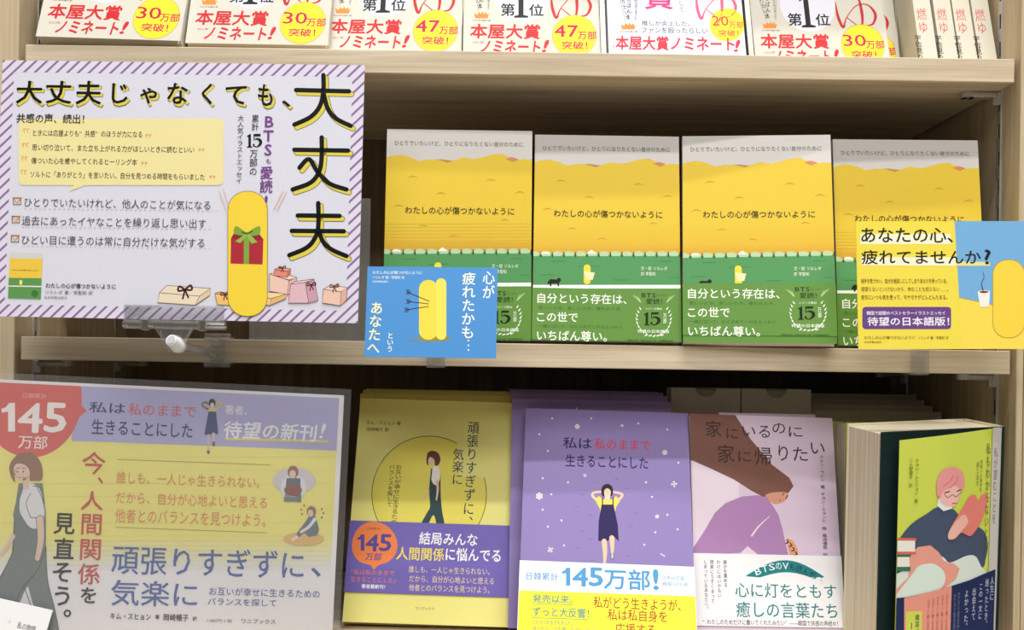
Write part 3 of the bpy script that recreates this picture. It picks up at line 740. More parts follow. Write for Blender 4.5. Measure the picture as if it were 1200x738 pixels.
c = copy_tree(root); q = PK[1]; c.matrix_world = Matrix.Translation(Vector(at(*q[0]))) @ rot(*q[1]).to_4x4(); c['label'] = 'pink essay book behind, its brown top corner showing'

# ---- two pale slipcases behind the pink books
for i, (x, lab) in enumerate(((.2080, 'pale cardboard slipcase with thumb notch, next to the purple stack'), (.2780, 'pale cardboard slipcase with thumb notch, nearer the green hardcovers'))):
    r_ = empty('slipcase', lab, 'box', (x, .125, CZ + Z3 + .0004), rot(0, 0, 0), 'slipcases behind the pink books')
    m_ = mat(236, 230, 214, .6); mb = MB(); wd, hh, dp = .0343, .2165, .03
    # front with a half-round notch at its top edge
    P = [(-wd, 0), (wd, 0), (wd, hh), (.0105, hh)] + [(.0105 * math.cos(math.radians(a)), hh - .0085 * math.sin(math.radians(a))) for a in range(20, 180, 20)] + [(-.0105, hh), (-wd, hh)]
    T_ = tessellate_polygon([[Vector((a, b, 0)) for a, b in P]])
    mb.add([(a, 0, b) for a, b in P], T_, m_); mb.add([(a, .0012, b) for a, b in P], T_, m_)
    n = len(P); mb.add([(a, 0, b) for a, b in P] + [(a, .0012, b) for a, b in P], [(k, (k + 1) % n, n + (k + 1) % n, n + k) for k in range(n)], m_)
    mb.box(-wd, -wd + .0012, .0012, dp, 0, hh, m_); mb.box(wd - .0012, wd, .0012, dp, 0, hh, m_); mb.box(-wd + .0012, wd - .0012, dp - .0012, dp, 0, hh, m_); mb.box(-wd + .0012, wd - .0012, .0012, dp - .0012, 0, .001, m_)
    mb.build('case', r_)
    mb = MB(); mb.box(-wd + .0016, wd - .0016, .0016, dp - .0016, .0014, hh - .0012, mat(190, 184, 168, .7)); mb.build('inner_book', r_)

# ---- hardcovers at the right: fan of cream and green ones, then the one in front
GR = mat(186, 204, 74, .45); CB = mat(226, 218, 192, .5)
HC = [(.3855, .060, 1, .188, .026, GR, 14), (.3812, .104, 9, .195, .022, CB, 2), (.3812, .136, 6.5, .200, .022, CB, 1), (.3812, .168, 4, .205, .022, CB, 0), (.3812, .200, 1, .211, .024, CB, 0)]
HL = ['lime green hardcover directly behind the front one at right', 'cream hardcover just behind the lime green one', 'cream hardcover third back in the right stack', 'cream hardcover fourth back in the right stack', 'cream hardcover at the very back of the right stack']
for (x, y, ln, h, t, m_, yw), lab in zip(HC, HL):
    W8 = .134 if m_ is CB else .128
    r_ = empty('hardcover_book', lab, 'book', (x, y + .001, CZ + seat_z(Z3, t, ln)), rot(ln, yw, 0), 'hardcovers stacked at the right end')
    mb = MB(); mb.box(-W8 / 2 + .002, W8 / 2 - .001, .0012, t - .0012, .002, h - .0015, PAGES); mb.build('page_block', r_)
    mb = MB(); mb.box(-W8 / 2, W8 / 2, 0, .0012, 0, h, m_); mb.box(-W8 / 2, W8 / 2, t - .0012, t, 0, h, m_); mb.box(W8 / 2 - .001, W8 / 2, .0012, t - .0012, 0, h, m_); mb.build('cover', r_)
    if m_ is GR:
        mb = MB(); mb.box(-W8 / 2 - .0004, W8 / 2 + .0003, -.0004, -.0001, .0008, .066, mat(36, 48, 92)); mb.box(-W8 / 2 - .0004, -W8 / 2 - .0001, -.0001, .0014, .0008, .066, mat(36, 48, 92)); mb.build('paper_band', r_)

W9, H9, T9 = .119, .186, .053
pj = ((.3800, -.0260, Z3 + .0034), (-4.5, 13.0, -2.4))
root = empty('hardcover_book', 'thick hardcover with lime jacket of a reader in a navy sweater', 'book', at(*pj[0]), rot(*pj[1]))
mb = MB(); mb.box(-W9 / 2 + .001, W9 / 2 - .004, .0022, T9 - .002, .002, H9 - .002, PAGES); mb.build('page_block', root)
bk = mat(24, 42, 42, .5)
mb = MB(); mb.box(-W9 / 2, W9 / 2 - .002, .0002, .0022, 0, H9, bk, .0004); mb.box(-W9 / 2, W9 / 2 - .002, T9 - .002, T9, 0, H9, CB, .0004); mb.box(W9 / 2 - .004, W9 / 2 - .002, .0022, T9 - .002, 0, H9, CB); mb.build('cover', root)
# the dust jacket stands off the board on its left, hinged at the spine
WJ = .1013; hin = W9 / 2 - .0085
jk = MB(); jm = mat(214, 226, 92, .38); N_ = 12
JO = Vector((hin - WJ, 0, 0))
def jbend(t): return -.0105 * (1 - t) ** 1.4 - .0006 - .0035 * math.sin(math.pi * t)     # depth in front of the board, t from free edge to spine
V = []
for i in range(N_ + 1):
    t = i / N_
    for z in (0, H9 - .0005 - .005 * (1 - t)):
        V.append((hin - WJ + WJ * t, jbend(t), z)); V.append((hin - WJ + WJ * t, jbend(t) + .0003, z))
F = []
for i in range(N_):
    a = 4 * i; b = a + 4
    F += [(a, b, b + 2, a + 2), (a + 1, a + 3, b + 3, b + 1), (a + 2, b + 2, b + 3, a + 3), (a, a + 1, b + 1, b)]
F += [(0, 2, 3, 1)]
jk.add(V, F, jm)
gs = mat(206, 200, 192, .45)
jk.box(W9 / 2 - .0015, W9 / 2 - .0011, .006, T9, 0, H9, gs)
# rounded grey spine turn
for k in range(4):
    a0, a1 = k / 4, (k + 1) / 4
    x0_ = hin + .008 * a0; x1_ = hin + .008 * a1; y0_ = -.0009 + .006 * a0 ** 2; y1_ = -.0009 + .006 * a1 ** 2
    jk.add([(x0_, y0_, 0), (x1_, y1_, 0), (x1_, y1_, H9 - .0005), (x0_, y0_, H9 - .0005)], [(0, 1, 2, 3)], gs)
jk = jk.build('dust_jacket', root)
s = Sheet(None or pj, WJ, H9, quad=[(1053, 517), (1165, 502), (1172, 756), (1047, 762)]); s.strips = 12
NVY = (76, 88, 112); SAL = (240, 166, 150)
s.poly([(1046, 640), (1062, 612), (1082, 597), (1094, 590), (1112, 592), (1125, 605), (1150, 615), (1158, 632), (1156, 650), (1150, 662), (1110, 680), (1046, 680)], NVY, smooth=True)
s.poly([(1040, 672), (1066, 655), (1080, 640), (1100, 645), (1110, 652), (1130, 645), (1142, 646), (1150, 658), (1158, 672), (1120, 685), (1040, 700)], (226, 238, 228), smooth=True)
s.poly([(1062, 660), (1064, 644), (1072, 634), (1086, 632), (1096, 640), (1102, 650), (1114, 653), (1122, 660), (1118, 672), (1104, 682), (1100, 740), (1056, 740), (1058, 692), (1040, 690), (1062, 668)], SAL)
s.poly([(1046, 692), (1066, 665), (1074, 655), (1090, 653), (1102, 662), (1104, 674), (1096, 684), (1070, 690), (1046, 694)], (226, 240, 230), smooth=True)
s.rect(1044, 624, 1070, 627, (228, 110, 96)); s.rect(1044, 627, 1069, 639, (246, 242, 232)); s.rect(1044, 639, 1070, 642, (228, 110, 96))
s.rect(1044, 642, 1064, 645, (66, 120, 92)); s.rect(1044, 645, 1063, 656, (244, 242, 232)); s.rect(1044, 656, 1064, 661, (66, 120, 92))
s.poly([(1092, 588), (1094, 580), (1110, 584), (1110, 591), (1100, 594)], (238, 244, 246))
s.poly([(1095, 566), (1098, 558), (1112, 556), (1120, 566), (1118, 578), (1113, 588), (1104, 589), (1095, 582)], (248, 196, 186), smooth=True)
s.poly([(1092, 575), (1092, 560), (1098, 550), (1110, 547), (1121, 552), (1124, 562), (1121, 571), (1112, 566), (1104, 570), (1098, 574), (1096, 580)], (240, 160, 160), smooth=True)
for q in ([(1099, 567), (1106, 562), (1110, 555)], [(1106, 569), (1113, 563), (1115, 556)]): s.stroke(q, .7, (206, 110, 120))
s.stroke([(1101, 574), (1106, 572.5)], 1.2, (70, 60, 80)); s.stroke([(1115, 572), (1119, 570.5)], 1.2, (70, 60, 80)); s.stroke([(1100, 575), (1104, 579), (1110, 576), (1114, 578), (1120, 573)], .6, (60, 60, 90)); s.stroke([(1110, 585.5), (1115, 585)], 1, (190, 70, 80))
s.poly([(1106, 624), (1110, 610), (1124, 588), (1130, 578), (1138, 576), (1142, 582), (1146, 576), (1153, 574), (1154, 584), (1148, 604), (1140, 616), (1133, 622), (1122, 618), (1114, 625)], (236, 136, 122), smooth=True)
s.poly([(1106, 624), (1108, 614), (1120, 600), (1126, 598), (1130, 606), (1124, 614), (1114, 624)], (246, 190, 178), smooth=True)
s.V('チョン・ムンジョン 著', 1068, 541, 1072, 586, (76, 92, 40)); s.V('こん野優子 訳', 1062, 541, 1066, 570, (76, 92, 40))
s.V('私もわからないとき', 1149.5, 520, 1154.5, 640, (96, 110, 60), .01)
s.V('見失った自分を', 1142.5, 538, 1145.5, 572, (76, 92, 40)); s.V('探し出す', 1138, 540, 1141, 566, (76, 92, 40))
s.poly([(1155.5, 480), (1175, 480), (1175, 770), (1163, 770)], (206, 200, 192))
s.V('私が望むことを', 1159, 524, 1164, 608, (118, 112, 106), .01)
s.clip = (-WJ / 2, WJ / 2 + .0, 0, H9)
s.lay += 1
bandpts = [(1040, 692), (1060, 691), (1085, 686), (1110, 680), (1135, 674), (1155, 667), (1180, 659), (1180, 790), (1040, 790)]
s.poly(bandpts, (36, 48, 92), key='wrap:paper_band')
s.poly([(1057, 692), (1085, 686), (1112, 679.5), (1112, 790), (1057, 790)], (238, 158, 140), key='wrap:paper_band')
s.rect(1059, 708, 1077, 790, (214, 226, 92), key='wrap:paper_band')
s.V('10万人', 1061, 722, 1068, 760, (40, 60, 90), .02); s.V('韓国ベスト', 1069.5, 712, 1074, 752, (40, 60, 90), .01)
for tx, x, y0, y1 in (('人生に', 1163, 672, 701), ('迷ったとき、', 1156, 674, 730), ('この一文に', 1148, 680, 724), ('出会えて', 1139, 684, 724), ('よかった。', 1129, 686, 730)): s.V(tx, x, y0, x + 5, y1, (206, 208, 226), .008)
for k in range(5): s.V('心がすこし軽くなる言葉', 1083 + k * 5.5, 694 - k * 1.4, 1086 + k * 5.5, 738, (150, 84, 80))
for k in range(2): s.V('わたしらしく生きるために', 1115 + k * 5, 690 - k * 2, 1118 + k * 5, 736, (150, 156, 190))
# follow the jacket's bend
for k, mb in s.parts.items():
    mb.v = [(hin - WJ + (v[0] + WJ / 2), jbend(min(max((v[0] + WJ / 2) / WJ, 0), 1)) + v[1] * 2.2 - .0004, v[2]) for v in mb.v]
emit(s, {'cover': jk, 'wrap': jk})

# ------------------------------------------------------------------ the large card in a clear clip
WP, HP = .297, .21
pp = ((-.2605, -.0723, .0330), (2.45, -1.19, .30))
root = empty('display_card', 'large white display card with lilac striped border, held in a clear clip', 'sign', at(*pp[0]), rot(*pp[1]))
mb = MB(); mb.box(-WP / 2, WP / 2, 0, .0007, 0, HP, mat(220, 221, 233, .35)); cov = mb.build('card', root)
s = Sheet(pp, WP, HP)
b = .0098; hw = WP / 2
stripe = mat(134, 118, 162, .4); lil = mat(228, 218, 236, .4)
for r in ((-hw, hw, HP - b, HP), (-hw, hw, 0, b), (-hw, -hw + b, b, HP - b), (hw - b, hw, b, HP - b)):
    s.clip = r; s.raw([(r[0], r[2]), (r[1], r[2]), (r[1], r[3]), (r[0], r[3])], lil)
s.lay += 1
for r in ((-hw, hw, HP - b, HP), (-hw, hw, 0, b), (-hw, -hw + b, b, HP - b), (hw - b, hw, b, HP - b)):
    s.clip = r; k = -.50
    while k < .35:
        s.raw([(k, 0), (k + .0025, 0), (k + .0025 + .21, .21), (k + .21, .21)], stripe); k += .00885
s.lay += 1; s.clip = (-hw, hw, 0, HP)
YS = (224, 208, 84); BK = (7, 7, 8)
def shadowed(strokes, w, o=(3.0, 3.4)):
    for q in strokes: s.stroke(q, w, (96, 88, 40), off=o, grow=1.4)
    s.lay += 1
    for q in strokes: s.stroke(q, w, YS, off=o)
    s.lay += 1
    for q in strokes: s.stroke(q, w, BK)
    s.lay += 1
shadowed([[(347, 105.5), (409, 107)], [(379, 88), (379, 106), (375, 124), (364, 137), (345, 146)], [(379, 108), (384, 127), (394, 139), (411, 147.5)]], 5.3)
shadowed([[(345, 175.5), (408, 176.5)], [(377, 161), (377, 184), (374, 201), (364, 214), (343, 222)], [(351, 196.5), (362, 186.5), (372, 201), (386, 215), (406, 222)]], 5.3)
shadowed([[(349, 252.5), (398, 253)], [(342, 270.5), (403, 271)], [(373, 238), (373, 266), (368, 281), (358, 291), (339, 299)], [(373, 268), (378, 282), (388, 292), (406, 300)]], 5.3)
for ch, x0, y0, x1, y1 in (('大', 20, 95, 50, 121), ('丈', 55, 95, 84, 121), ('夫', 90, 95, 119, 122), ('じ', 132, 98, 150, 121), ('ゃ', 165, 103, 184, 121), ('な', 197, 97.5, 220, 121.5), ('く', 237, 98, 249, 122), ('て', 265, 101, 289, 122), ('も', 303, 99, 320, 124), ('、', 331, 118, 340, 125)):
    s.T(ch, x0 + 1.0, y0 + 1.2, x1 + 3.0, y1 + 3.4, (96, 88, 40), .045); s.lay += 1
    s.T(ch, x0 + 1.6, y0 + 1.8, x1 + 2.6, y1 + 2.8, YS, .032); s.lay += 1
    s.T(ch, x0, y0, x1, y1, BK, .032); s.lay -= 2
s.lay += 3
s.rrect(22, 139, 262, 217, 6, (240, 228, 164)); s.poly([(88, 215), (104, 215.5), (82, 224)], (240, 228, 164))
DG = (58, 54, 52)
s.T('共感の声、続出！', 20, 133, 99, 144, DG, .03)
OQ = (226, 170, 96)
L4 = [('ときには応援よりも“共感”のほうが力になる', 39, 152, 167, 159.5, 28, 171), ('思い切り泣いて、また立ち上がれる力がほしいときに読むといい', 38, 169, 228, 176.5, 27, 233), ('傷ついた心を癒やしてくれるヒーリング本', 37, 184.5, 161, 192, 26, 166), ('ソルトに「ありがとう」を言いたい。自分を見つめる時間をもらいました', 36, 200.5, 240, 208, 25, 246)]
for tx, x0, y0, x1, y1, q0, q1 in L4:
    s.T(tx, x0, y0, x1, y1, (66, 58, 46), .02)
    for k in (0, 4): s.stroke([(q0 + k + 2.4, y0 - 1), (q0 + k, y0), (q0 + k + 1, y0 + 3.5)], [1, 1.6, .8], OQ); s.stroke([(q1 + k, y1 - 1), (q1 + k + 1.8, y1 - 1.6), (q1 + k + .6, y1 + 2)], [1.6, 1.4, .6], OQ)
PUR = (122, 66, 142)
s.V('BTS', 309.5, 136.5, 321, 182, PUR, .03); s.T('も', 312, 186, 317.5, 192, PUR, .02); s.V('愛読', 305.5, 195, 320, 226, PUR, .03); s.T('!', 310.8, 229.5, 314.2, 243, PUR, .03)
s.V('累計', 295.5, 135, 303.5, 153, (84, 74, 100), .02); fifteen(s, 289.5, 157, 306.5, 172.8, BK); s.V('万部の', 293, 176, 302, 205, (84, 74, 100), .02)
s.V('大人気イラストエッセイ', 279, 135, 286, 215, (84, 78, 84), .01)
for tx, x0, y0, x1, bx in (('ひとりでいたいけれど、他人のことが気になる', 29, 231.5, 247, 16), ('過去にあったイヤなことを繰り返し思い出す', 26, 253, 242, 14.5), ('ひどい目に遭うのは常に自分だけな気がする', 26, 275.5, 240, 13.5)):
    s.T(tx, x0, y0, x1, y0 + 11, (84, 80, 84), 0)
    s.stroke([(bx, y0 + .5), (bx + 8.5, y0 + .5), (bx + 8.5, y0 + 8), (bx, y0 + 8)], 1.3, (150, 108, 60), smooth=False, closed=True); s.stroke([(bx + 2, y0 + 3.5), (bx + 4, y0 + 6), (bx + 9.5, y0)], 1.3, (226, 160, 70), smooth=False)
    k = x0
    while k < x1 + 6: s.stroke([(k, y0 + 12.8 + (k - x0) * .012), (k + 3, y0 + 12.8 + (k - x0) * .012)], .7, (222, 196, 196), smooth=False, cap=False); k += 5.6
# printed picture of the book
s.poly([(12, 296), (50.5, 297), (48, 350.5), (9.5, 349.5)], (214, 212, 206)); s.poly([(12, 302.5), (30, 303.5), (50.2, 303), (49, 326), (10.6, 325.5)], (240, 202, 74)); s.poly([(10.6, 325.5), (49, 326), (48, 350.3), (9.6, 349.3)], (96, 152, 84)); s.poly([(10.2, 334.5), (48.7, 335), (48.7, 336.4), (10.2, 335.8)], (236, 240, 228))
s.T('わたしの心が傷つかないように', 15, 315.5, 45, 317.2, (90, 70, 30), .02); s.ell(41, 344, 4, 4, (70, 120, 62)); s.rrect(23, 328, 26.5, 333.8, 1.5, (240, 226, 110))
s.T('わたしの心が傷つかないように', 54, 331.5, 136, 337.3, (70, 66, 66), .03); s.T('ソルレダ 著／李聖和 訳', 53.5, 340, 109, 344.5, (96, 92, 92)); s.T('日本実業出版社', 52.5, 347, 79, 350, (96, 92, 92))
# presents
OL = (90, 66, 60)
def present(top, front, side, cf, ct, cs, bow=None):
    s.poly(front, cf, step=False); s.poly(top, ct, step=False); s.poly(side, cs, step=False); s.lay += 1
    for q in (top, front, side): s.stroke(q, .6, OL, smooth=False, closed=True, cap=False)
    s.lay += 1
    if bow:
        x, y, k, c = bow
        s.stroke([(x, y), (x - 5 * k, y - 3 * k), (x - 6 * k, y + 1 * k), (x, y)], 1.8 * k, c); s.stroke([(x, y), (x + 5 * k, y - 4 * k), (x + 6 * k, y), (x, y)], 1.8 * k, c)
        s.stroke([(x, y), (x - 2 * k, y + 8 * k)], 1.6 * k, c, smooth=False); s.stroke([(x, y), (x + 3 * k, y + 7 * k)], 1.6 * k, c, smooth=False); s.lay += 1
CRM, TAN = (238, 222, 196), (228, 204, 168)
present([(187, 343), (196, 334.5), (247, 338), (234, 347)], [(187, 343), (234, 347), (229, 357.5), (185, 354.5)], [(234, 347), (247, 338), (246, 346), (229, 357.5)], CRM, CRM, TAN, (217, 339.5, 1.3, (70, 34, 40)))
present([(252, 344), (257, 342), (277, 344), (274, 347)], [(252, 344), (274, 347), (273, 358), (255, 357)], [(274, 347), (277, 344), (277, 355), (273, 358)], (240, 196, 120), (232, 180, 104), (220, 170, 96), (264, 345, .8, (96, 50, 40)))
present([(296, 344), (308, 342), (337, 344), (318, 350)], [(296, 344), (318, 350), (316, 358), (296, 354)], [(318, 350), (337, 344), (335, 350), (316, 358)], (240, 204, 140), (244, 214, 160), (228, 186, 120), (303, 346, .6, (120, 70, 50)))
present([(316, 321), (328, 319), (348, 325), (340, 329)], [(316, 321), (339, 328), (337, 345), (316, 341)], [(339, 328), (348, 325), (346, 341), (337, 345)], (240, 200, 186), (246, 214, 204), (228, 180, 170))
present([(322, 316), (326, 313.5), (341, 315), (338, 318)], [(322, 316), (338, 318), (337, 325), (321, 323)], [(338, 318), (341, 315), (340, 322), (337, 325)], (230, 140, 120), (236, 156, 136), (214, 120, 104), (331, 314, .6, (90, 40, 40)))
present([(341, 333), (346, 330), (368, 327), (366, 330)], [(341, 333), (358, 331), (362, 355), (338, 355)], [(358, 331), (368, 327), (373, 352), (362, 355)], (226, 186, 196), (236, 204, 210), (206, 160, 176), (365, 334, .8, (90, 46, 60)))
present([(379, 339), (388, 334), (407, 337), (400, 342)], [(379, 339), (400, 342), (399, 358), (378, 355)], [(400, 342), (407, 337), (406, 352), (399, 358)], (240, 200, 182), (246, 212, 196), (226, 180, 164), (392, 336, .8, (110, 80, 80)))
# plain yellow rounded form behind the red present
YC = (246, 214, 66)
s.rrect(267, 224, 314, 371, 22, (150, 130, 60)); s.rrect(267.7, 224.7, 313.3, 370.3, 21.5, YC)
s.poly([(271, 279), (309, 280), (308, 310), (270.5, 309)], (176, 44, 58)); s.poly([(274, 274), (305, 275), (309, 281), (271, 280)], (150, 36, 50))
GN = (130, 168, 66)
s.poly([(286, 272), (292.5, 272), (292, 309.5), (286, 309.3)], GN)
s.poly([(289, 273), (277, 265), (275, 274), (288, 276)], GN, smooth=True); s.poly([(290, 273), (304, 265), (304, 275), (291, 276)], GN, smooth=True)
s.poly([(287, 275), (291, 275), (282, 285), (276, 283)], (150, 186, 84)); s.poly([(289, 275), (293, 274), (302, 284), (295, 286)], (150, 186, 84)); s.stroke([(284, 272), (290, 274), (296, 271)], 1.2, (60, 80, 30))
for q in (((257, 224), (265, 246)), ((262, 222), (269, 245)), ((332, 224), (321, 246)), ((336, 225), (325, 247))): s.stroke(list(q), .7, (224, 160, 140), smooth=False, cap=False)
emit(s, {'cover': cov})

# clear clip holding it: upper jaw on the card, hinge tube, swivel knob, lower jaw on the shelf edge
clip = empty('sign_clip', 'clear plastic sign clip with white knob gripping the shelf edge', 'clip', (-.295, -.06, CZ + .02))
def rel(x, y, z): return (x + .295, y + .06, z - .02)
def cb(mb, x0, x1, y0, y1, z0, z1, m, c=.0004): a = rel(x0, y0, z0); b = rel(x1, y1, z1); mb.box(a[0], b[0], a[1], b[1], a[2], b[2], m, c)
XA = (149 - 582) / 1440.; XB = (267 - 582) / 1440.
mb = MB(); cb(mb, XA, XB - .001, -.0755, -.0745, .0325, .0445, CLEAR, .0003); cb(mb, XA, XB - .001, -.0716, -.0706, .0325, .0445, CLEAR, .0003); mb.build('card_grip', clip)
mb = MB()
for a, b in ((XA, XA + .0145), (XA + .0205, XB - .0215), (XB - .0155, XB)):
    mb.tube(rel(a, -.0740, .0288), rel(b, -.0740, .0285), .0036, .0036, CLEAR, 14)
mb.build('hinge_tube', clip)
mb = MB()
for a in (XA + .0148, XB - .0212): cb(mb, a, a + .0054, -.0785, -.0695, .0240, .0330, CLEAR, .0008)
mb.build('hinge_collar', clip)
kx = (210 - 582) / 1430.
mb = MB()
mb.tube(rel(kx - .014, -.073, .0255), rel(kx - .004, -.070, .0085), .0013, .0013, CLEAR, 8); mb.tube(rel(kx + .014, -.073, .0255), rel(kx + .004, -.070, .0085), .0013, .0013, CLEAR, 8)
cb(mb, kx - .011, kx + .011, -.0735, -.0715, .0165, .0258, CLEAR); cb(mb, kx - .005, kx + .005, -.0735, -.0705, .0075, .0165, CLEAR)
mb.build('yoke', clip)
mb = MB(); wm = mat(240, 240, 240, .35)
mb.tube(rel(kx - .0005, -.0800, .0165), rel(kx + .0022, -.0700, .0125), .0046, .0064, wm, 22); mb.tube(rel(kx + .0022, -.0700, .0125), rel(kx + .0030, -.066, .0115), .0064, .0055, wm, 22)
mb.build('knob', clip)
mb = MB(); mb.tube(rel(kx - .0006, -.0804, .01665), rel(kx - .0005, -.0801, .0165), .0036, .0040, mat(190, 192, 194, .3), 18); mb.build('knob_cap', clip)
mb = MB()
mb.tube(rel(kx + .003, -.066, .0115), rel(kx + .018, -.040, .008), .0035, .0035, CLEAR, 12)
mb.tube(rel(kx + .018, -.040, .008), rel(kx + .024, -.012, .012), .0028, .0024, CLEAR, 12)
mb.tube(rel(kx + .018, -.040, .008), rel(kx + .024, -.012, -.0030), .0028, .0024, CLEAR, 12); mb.build('arm', clip)
mb = MB()
for z, sg in ((Z2 + .0008, 1), (Z2 - .0207 - .0016, -1)):
    cb(mb, kx + .012, kx + .028, -.020, .014, z, z + .0014, CLEAR, .0003)
    mb.tube(rel(kx + .010, -.020, z + .0007), rel(kx + .032, -.020, z + .0007), .0030, .0030, CLEAR, 10)
    mb.tube(rel(kx + .010, -.0185, z), rel(kx + .024, -.012, z + sg * -.004), .0016, .0016, CLEAR, 8)
cb(mb, kx + .014, kx + .026, -.0155, -.0140, Z2 - .0215, Z2 + .0010, CLEAR, .0003)
mb.build('shelf_jaw', clip)

# ------------------------------------------------------------------ blue card
WB_, HB_ = .105, .074
pb = ((-.0530, -.0859, .0055), (9.8, -1.76, -.18))
root = empty('display_card', 'small bright blue display card with white vertical writing', 'sign', at(*pb[0]), rot(*pb[1]))
mb = MB(); mb.box(-WB_ / 2, WB_ / 2, 0, .0006, 0, HB_, mat(76, 146, 212, .35)); cov = mb.build('card', root)
s = Sheet(pb, WB_, HB_)
CW = (250, 250, 232)
s.V('心が', 566, 318, 580, 349, CW, .02); s.V('疲れたかも', 542, 319, 557.5, 396, CW, .02)
for y in (399, 404.5, 410): s.ell(549, y, 1, 1, CW, n=8, step=False)
s.V('あなたへ', 435, 354, 449, 412.5, (250, 244, 190), .025, ang=-2.5); s.V('という', 454.5, 390, 461, 412, CW, .02)
s.T('わたしの心が傷つかないように', 437, 317, 495, 321, CW, .01); s.T('ソルレダ 著／李聖和 訳', 437, 323, 474, 326.5, CW); s.T('日本実業出版社', 437, 328.5, 455, 331, CW)
s.ell(508, 396, 19, 4.2, (150, 140, 60)); s.rrect(491, 328, 513, 398, 10.5, (244, 220, 78)); s.rrect(511, 326, 523, 398, 5.8, (248, 228, 96))
for (a, b), (c, d) in (((477, 342), (503, 353)), ((477, 353), (502, 356)), ((475, 363), (502, 359))):
    s.stroke([(a, b), (c, d)], .9, (52, 40, 50), smooth=False); 
    for k in (0, 2.4): s.stroke([(a + k - 1, b - 2.6), (a + k + 2, b + .4), (a + k - 1, b + 2.8)], .9, (52, 40, 50), smooth=False)
for q in (((476, 399), (492, 397)), ((482, 404), (500, 399)), ((486, 398), (478, 396))): s.stroke(list(q), .6, (150, 150, 110), smooth=False, cap=False)
emit(s, {'cover': cov})
cl = empty('card_clip', 'clear plastic clip hidden behind the small blue card', 'clip', (-.053, -.05, CZ + .03))
def relc(o, x, y, z): return (x - o[0], y - o[1], z - o[2])
def card_clip(cl, x, yc, zc):
    o = (x, -.05, .03); mb = MB()
    a = relc(o, x - .012, yc + .0012, zc); mb.box(a[0], a[0] + .024, a[1], a[1] + .0012, a[2] + .004, a[2] + .02, CLEAR, .0003); mb.build('card_grip', cl)
    mb = MB(); mb.tube(relc(o, x, yc + .003, zc + .010), relc(o, x, -.006, Z2 + .005), .0016, .0016, CLEAR, 10)
    b = relc(o, x - .008, -.0065, Z2 - .0212); mb.box(b[0], b[0] + .016, b[1], b[1] + .0010, b[2], b[2] + .0275, CLEAR, .0002)
    c = relc(o, x - .008, -.0055, Z2 - .0222); mb.box(c[0], c[0] + .016, c[1], c[1] + .018, c[2], c[2] + .0009, CLEAR, .0002)
    mb.build('stem', cl)
card_clip(cl, -.053, -.0795, .0185)

# ------------------------------------------------------------------ yellow card
WC, HC_ = .148, .105
pc = ((.3678, -.0649, .0187), (3.1, .84, -.95))
root = empty('display_card', 'yellow and blue display card asking a question, at the right end', 'sign', at(*pc[0]), rot(*pc[1]))
mb = MB(); mb.box(-WC / 2, WC / 2, 0, .0006, 0, HC_, mat(244, 224, 84, .35)); cov = mb.build('card', root)
s = Sheet(pc, WC, HC_)
s.poly([(1118, 250), (1230, 250), (1230, 366), (1200, 362), (1160, 356), (1124, 348)], (120, 178, 224))
s.poly([(1124, 348), (1160, 356), (1200, 362), (1230, 366), (1230, 420), (1127, 420)], (250, 222, 90)); s.stroke([(1124, 348.5), (1150, 354), (1180, 360), (1225, 365)], .8, (176, 150, 60))
s.rect(1008, 274, 1114, 286, (250, 246, 214)); s.poly([(1009, 301), (1120, 301.5), (1120.5, 311.5), (1010, 311)], (250, 246, 214)); s.poly([(1120.5, 306), (1160, 307), (1160, 311.5), (1121, 311.5)], (236, 226, 150))
BKB = (40, 34, 28)
s.T('あなたの心、', 1009, 267, 1116, 284, BKB, .022); s.T('疲れてませんか', 1009.5, 293, 1149, 309.5, BKB, .022); s.T('?', 1154, 292.5, 1163, 309.5, BKB, .03)
TB = (120, 96, 40)
s.T('相手を気づかい、自分を後回しにしてしまうあなたを待っている。', 1009, 326.5, 1110, 332, TB, .025); s.T('頑張らないといけないから、休むことも知らない……。', 1009, 336, 1111, 341.5, TB, .015); s.T('彼氏にいつも気を使って、モヤモヤがどんどんたまる。', 1009, 345.5, 1110, 351, TB, .02)
s.rrect(1010.5, 359.5, 1114.5, 385.5, 4, (110, 74, 140))
s.T('韓国で話題のベストセラーイラストエッセイ', 1015.5, 364.5, 1107.5, 369, (250, 246, 252), .02); s.T('待望の日本語版！', 1016.5, 371.5, 1112, 381.5, (250, 246, 252), .03)
s.T('わたしの心が傷つかないように', 1013, 393.5, 1072, 397.5, (110, 92, 40), .01); s.T('ソルレダ 著／李聖和 訳', 1076, 394, 1111.5, 397.5, (110, 92, 40)); s.T('日本実業出版社', 1013, 399.5, 1033, 402, (110, 92, 40))
s.rrect(1163, 304, 1201, 396, 17, (176, 150, 60)); s.rrect(1163.7, 304.7, 1200.3, 395.3, 16.5, (250, 216, 74))
s.poly([(1145.5, 342), (1160, 341), (1159, 359), (1148.5, 359.5)], (246, 244, 238)); s.ell(1153, 342, 7.2, 2, (246, 244, 238)); s.ell(1153, 342, 5.4, 1.3, (140, 52, 40))
s.stroke([(1152, 340), (1150, 332), (1153, 325), (1151.5, 318)], [1.2, .9, .7, .3], (84, 72, 84))
emit(s, {'cover': cov})
cl = empty('card_clip', 'clear plastic clip behind the yellow card at the right end', 'clip', (.3678, -.05, CZ + .03))
card_clip(cl, .3678, -.0605, .0255)

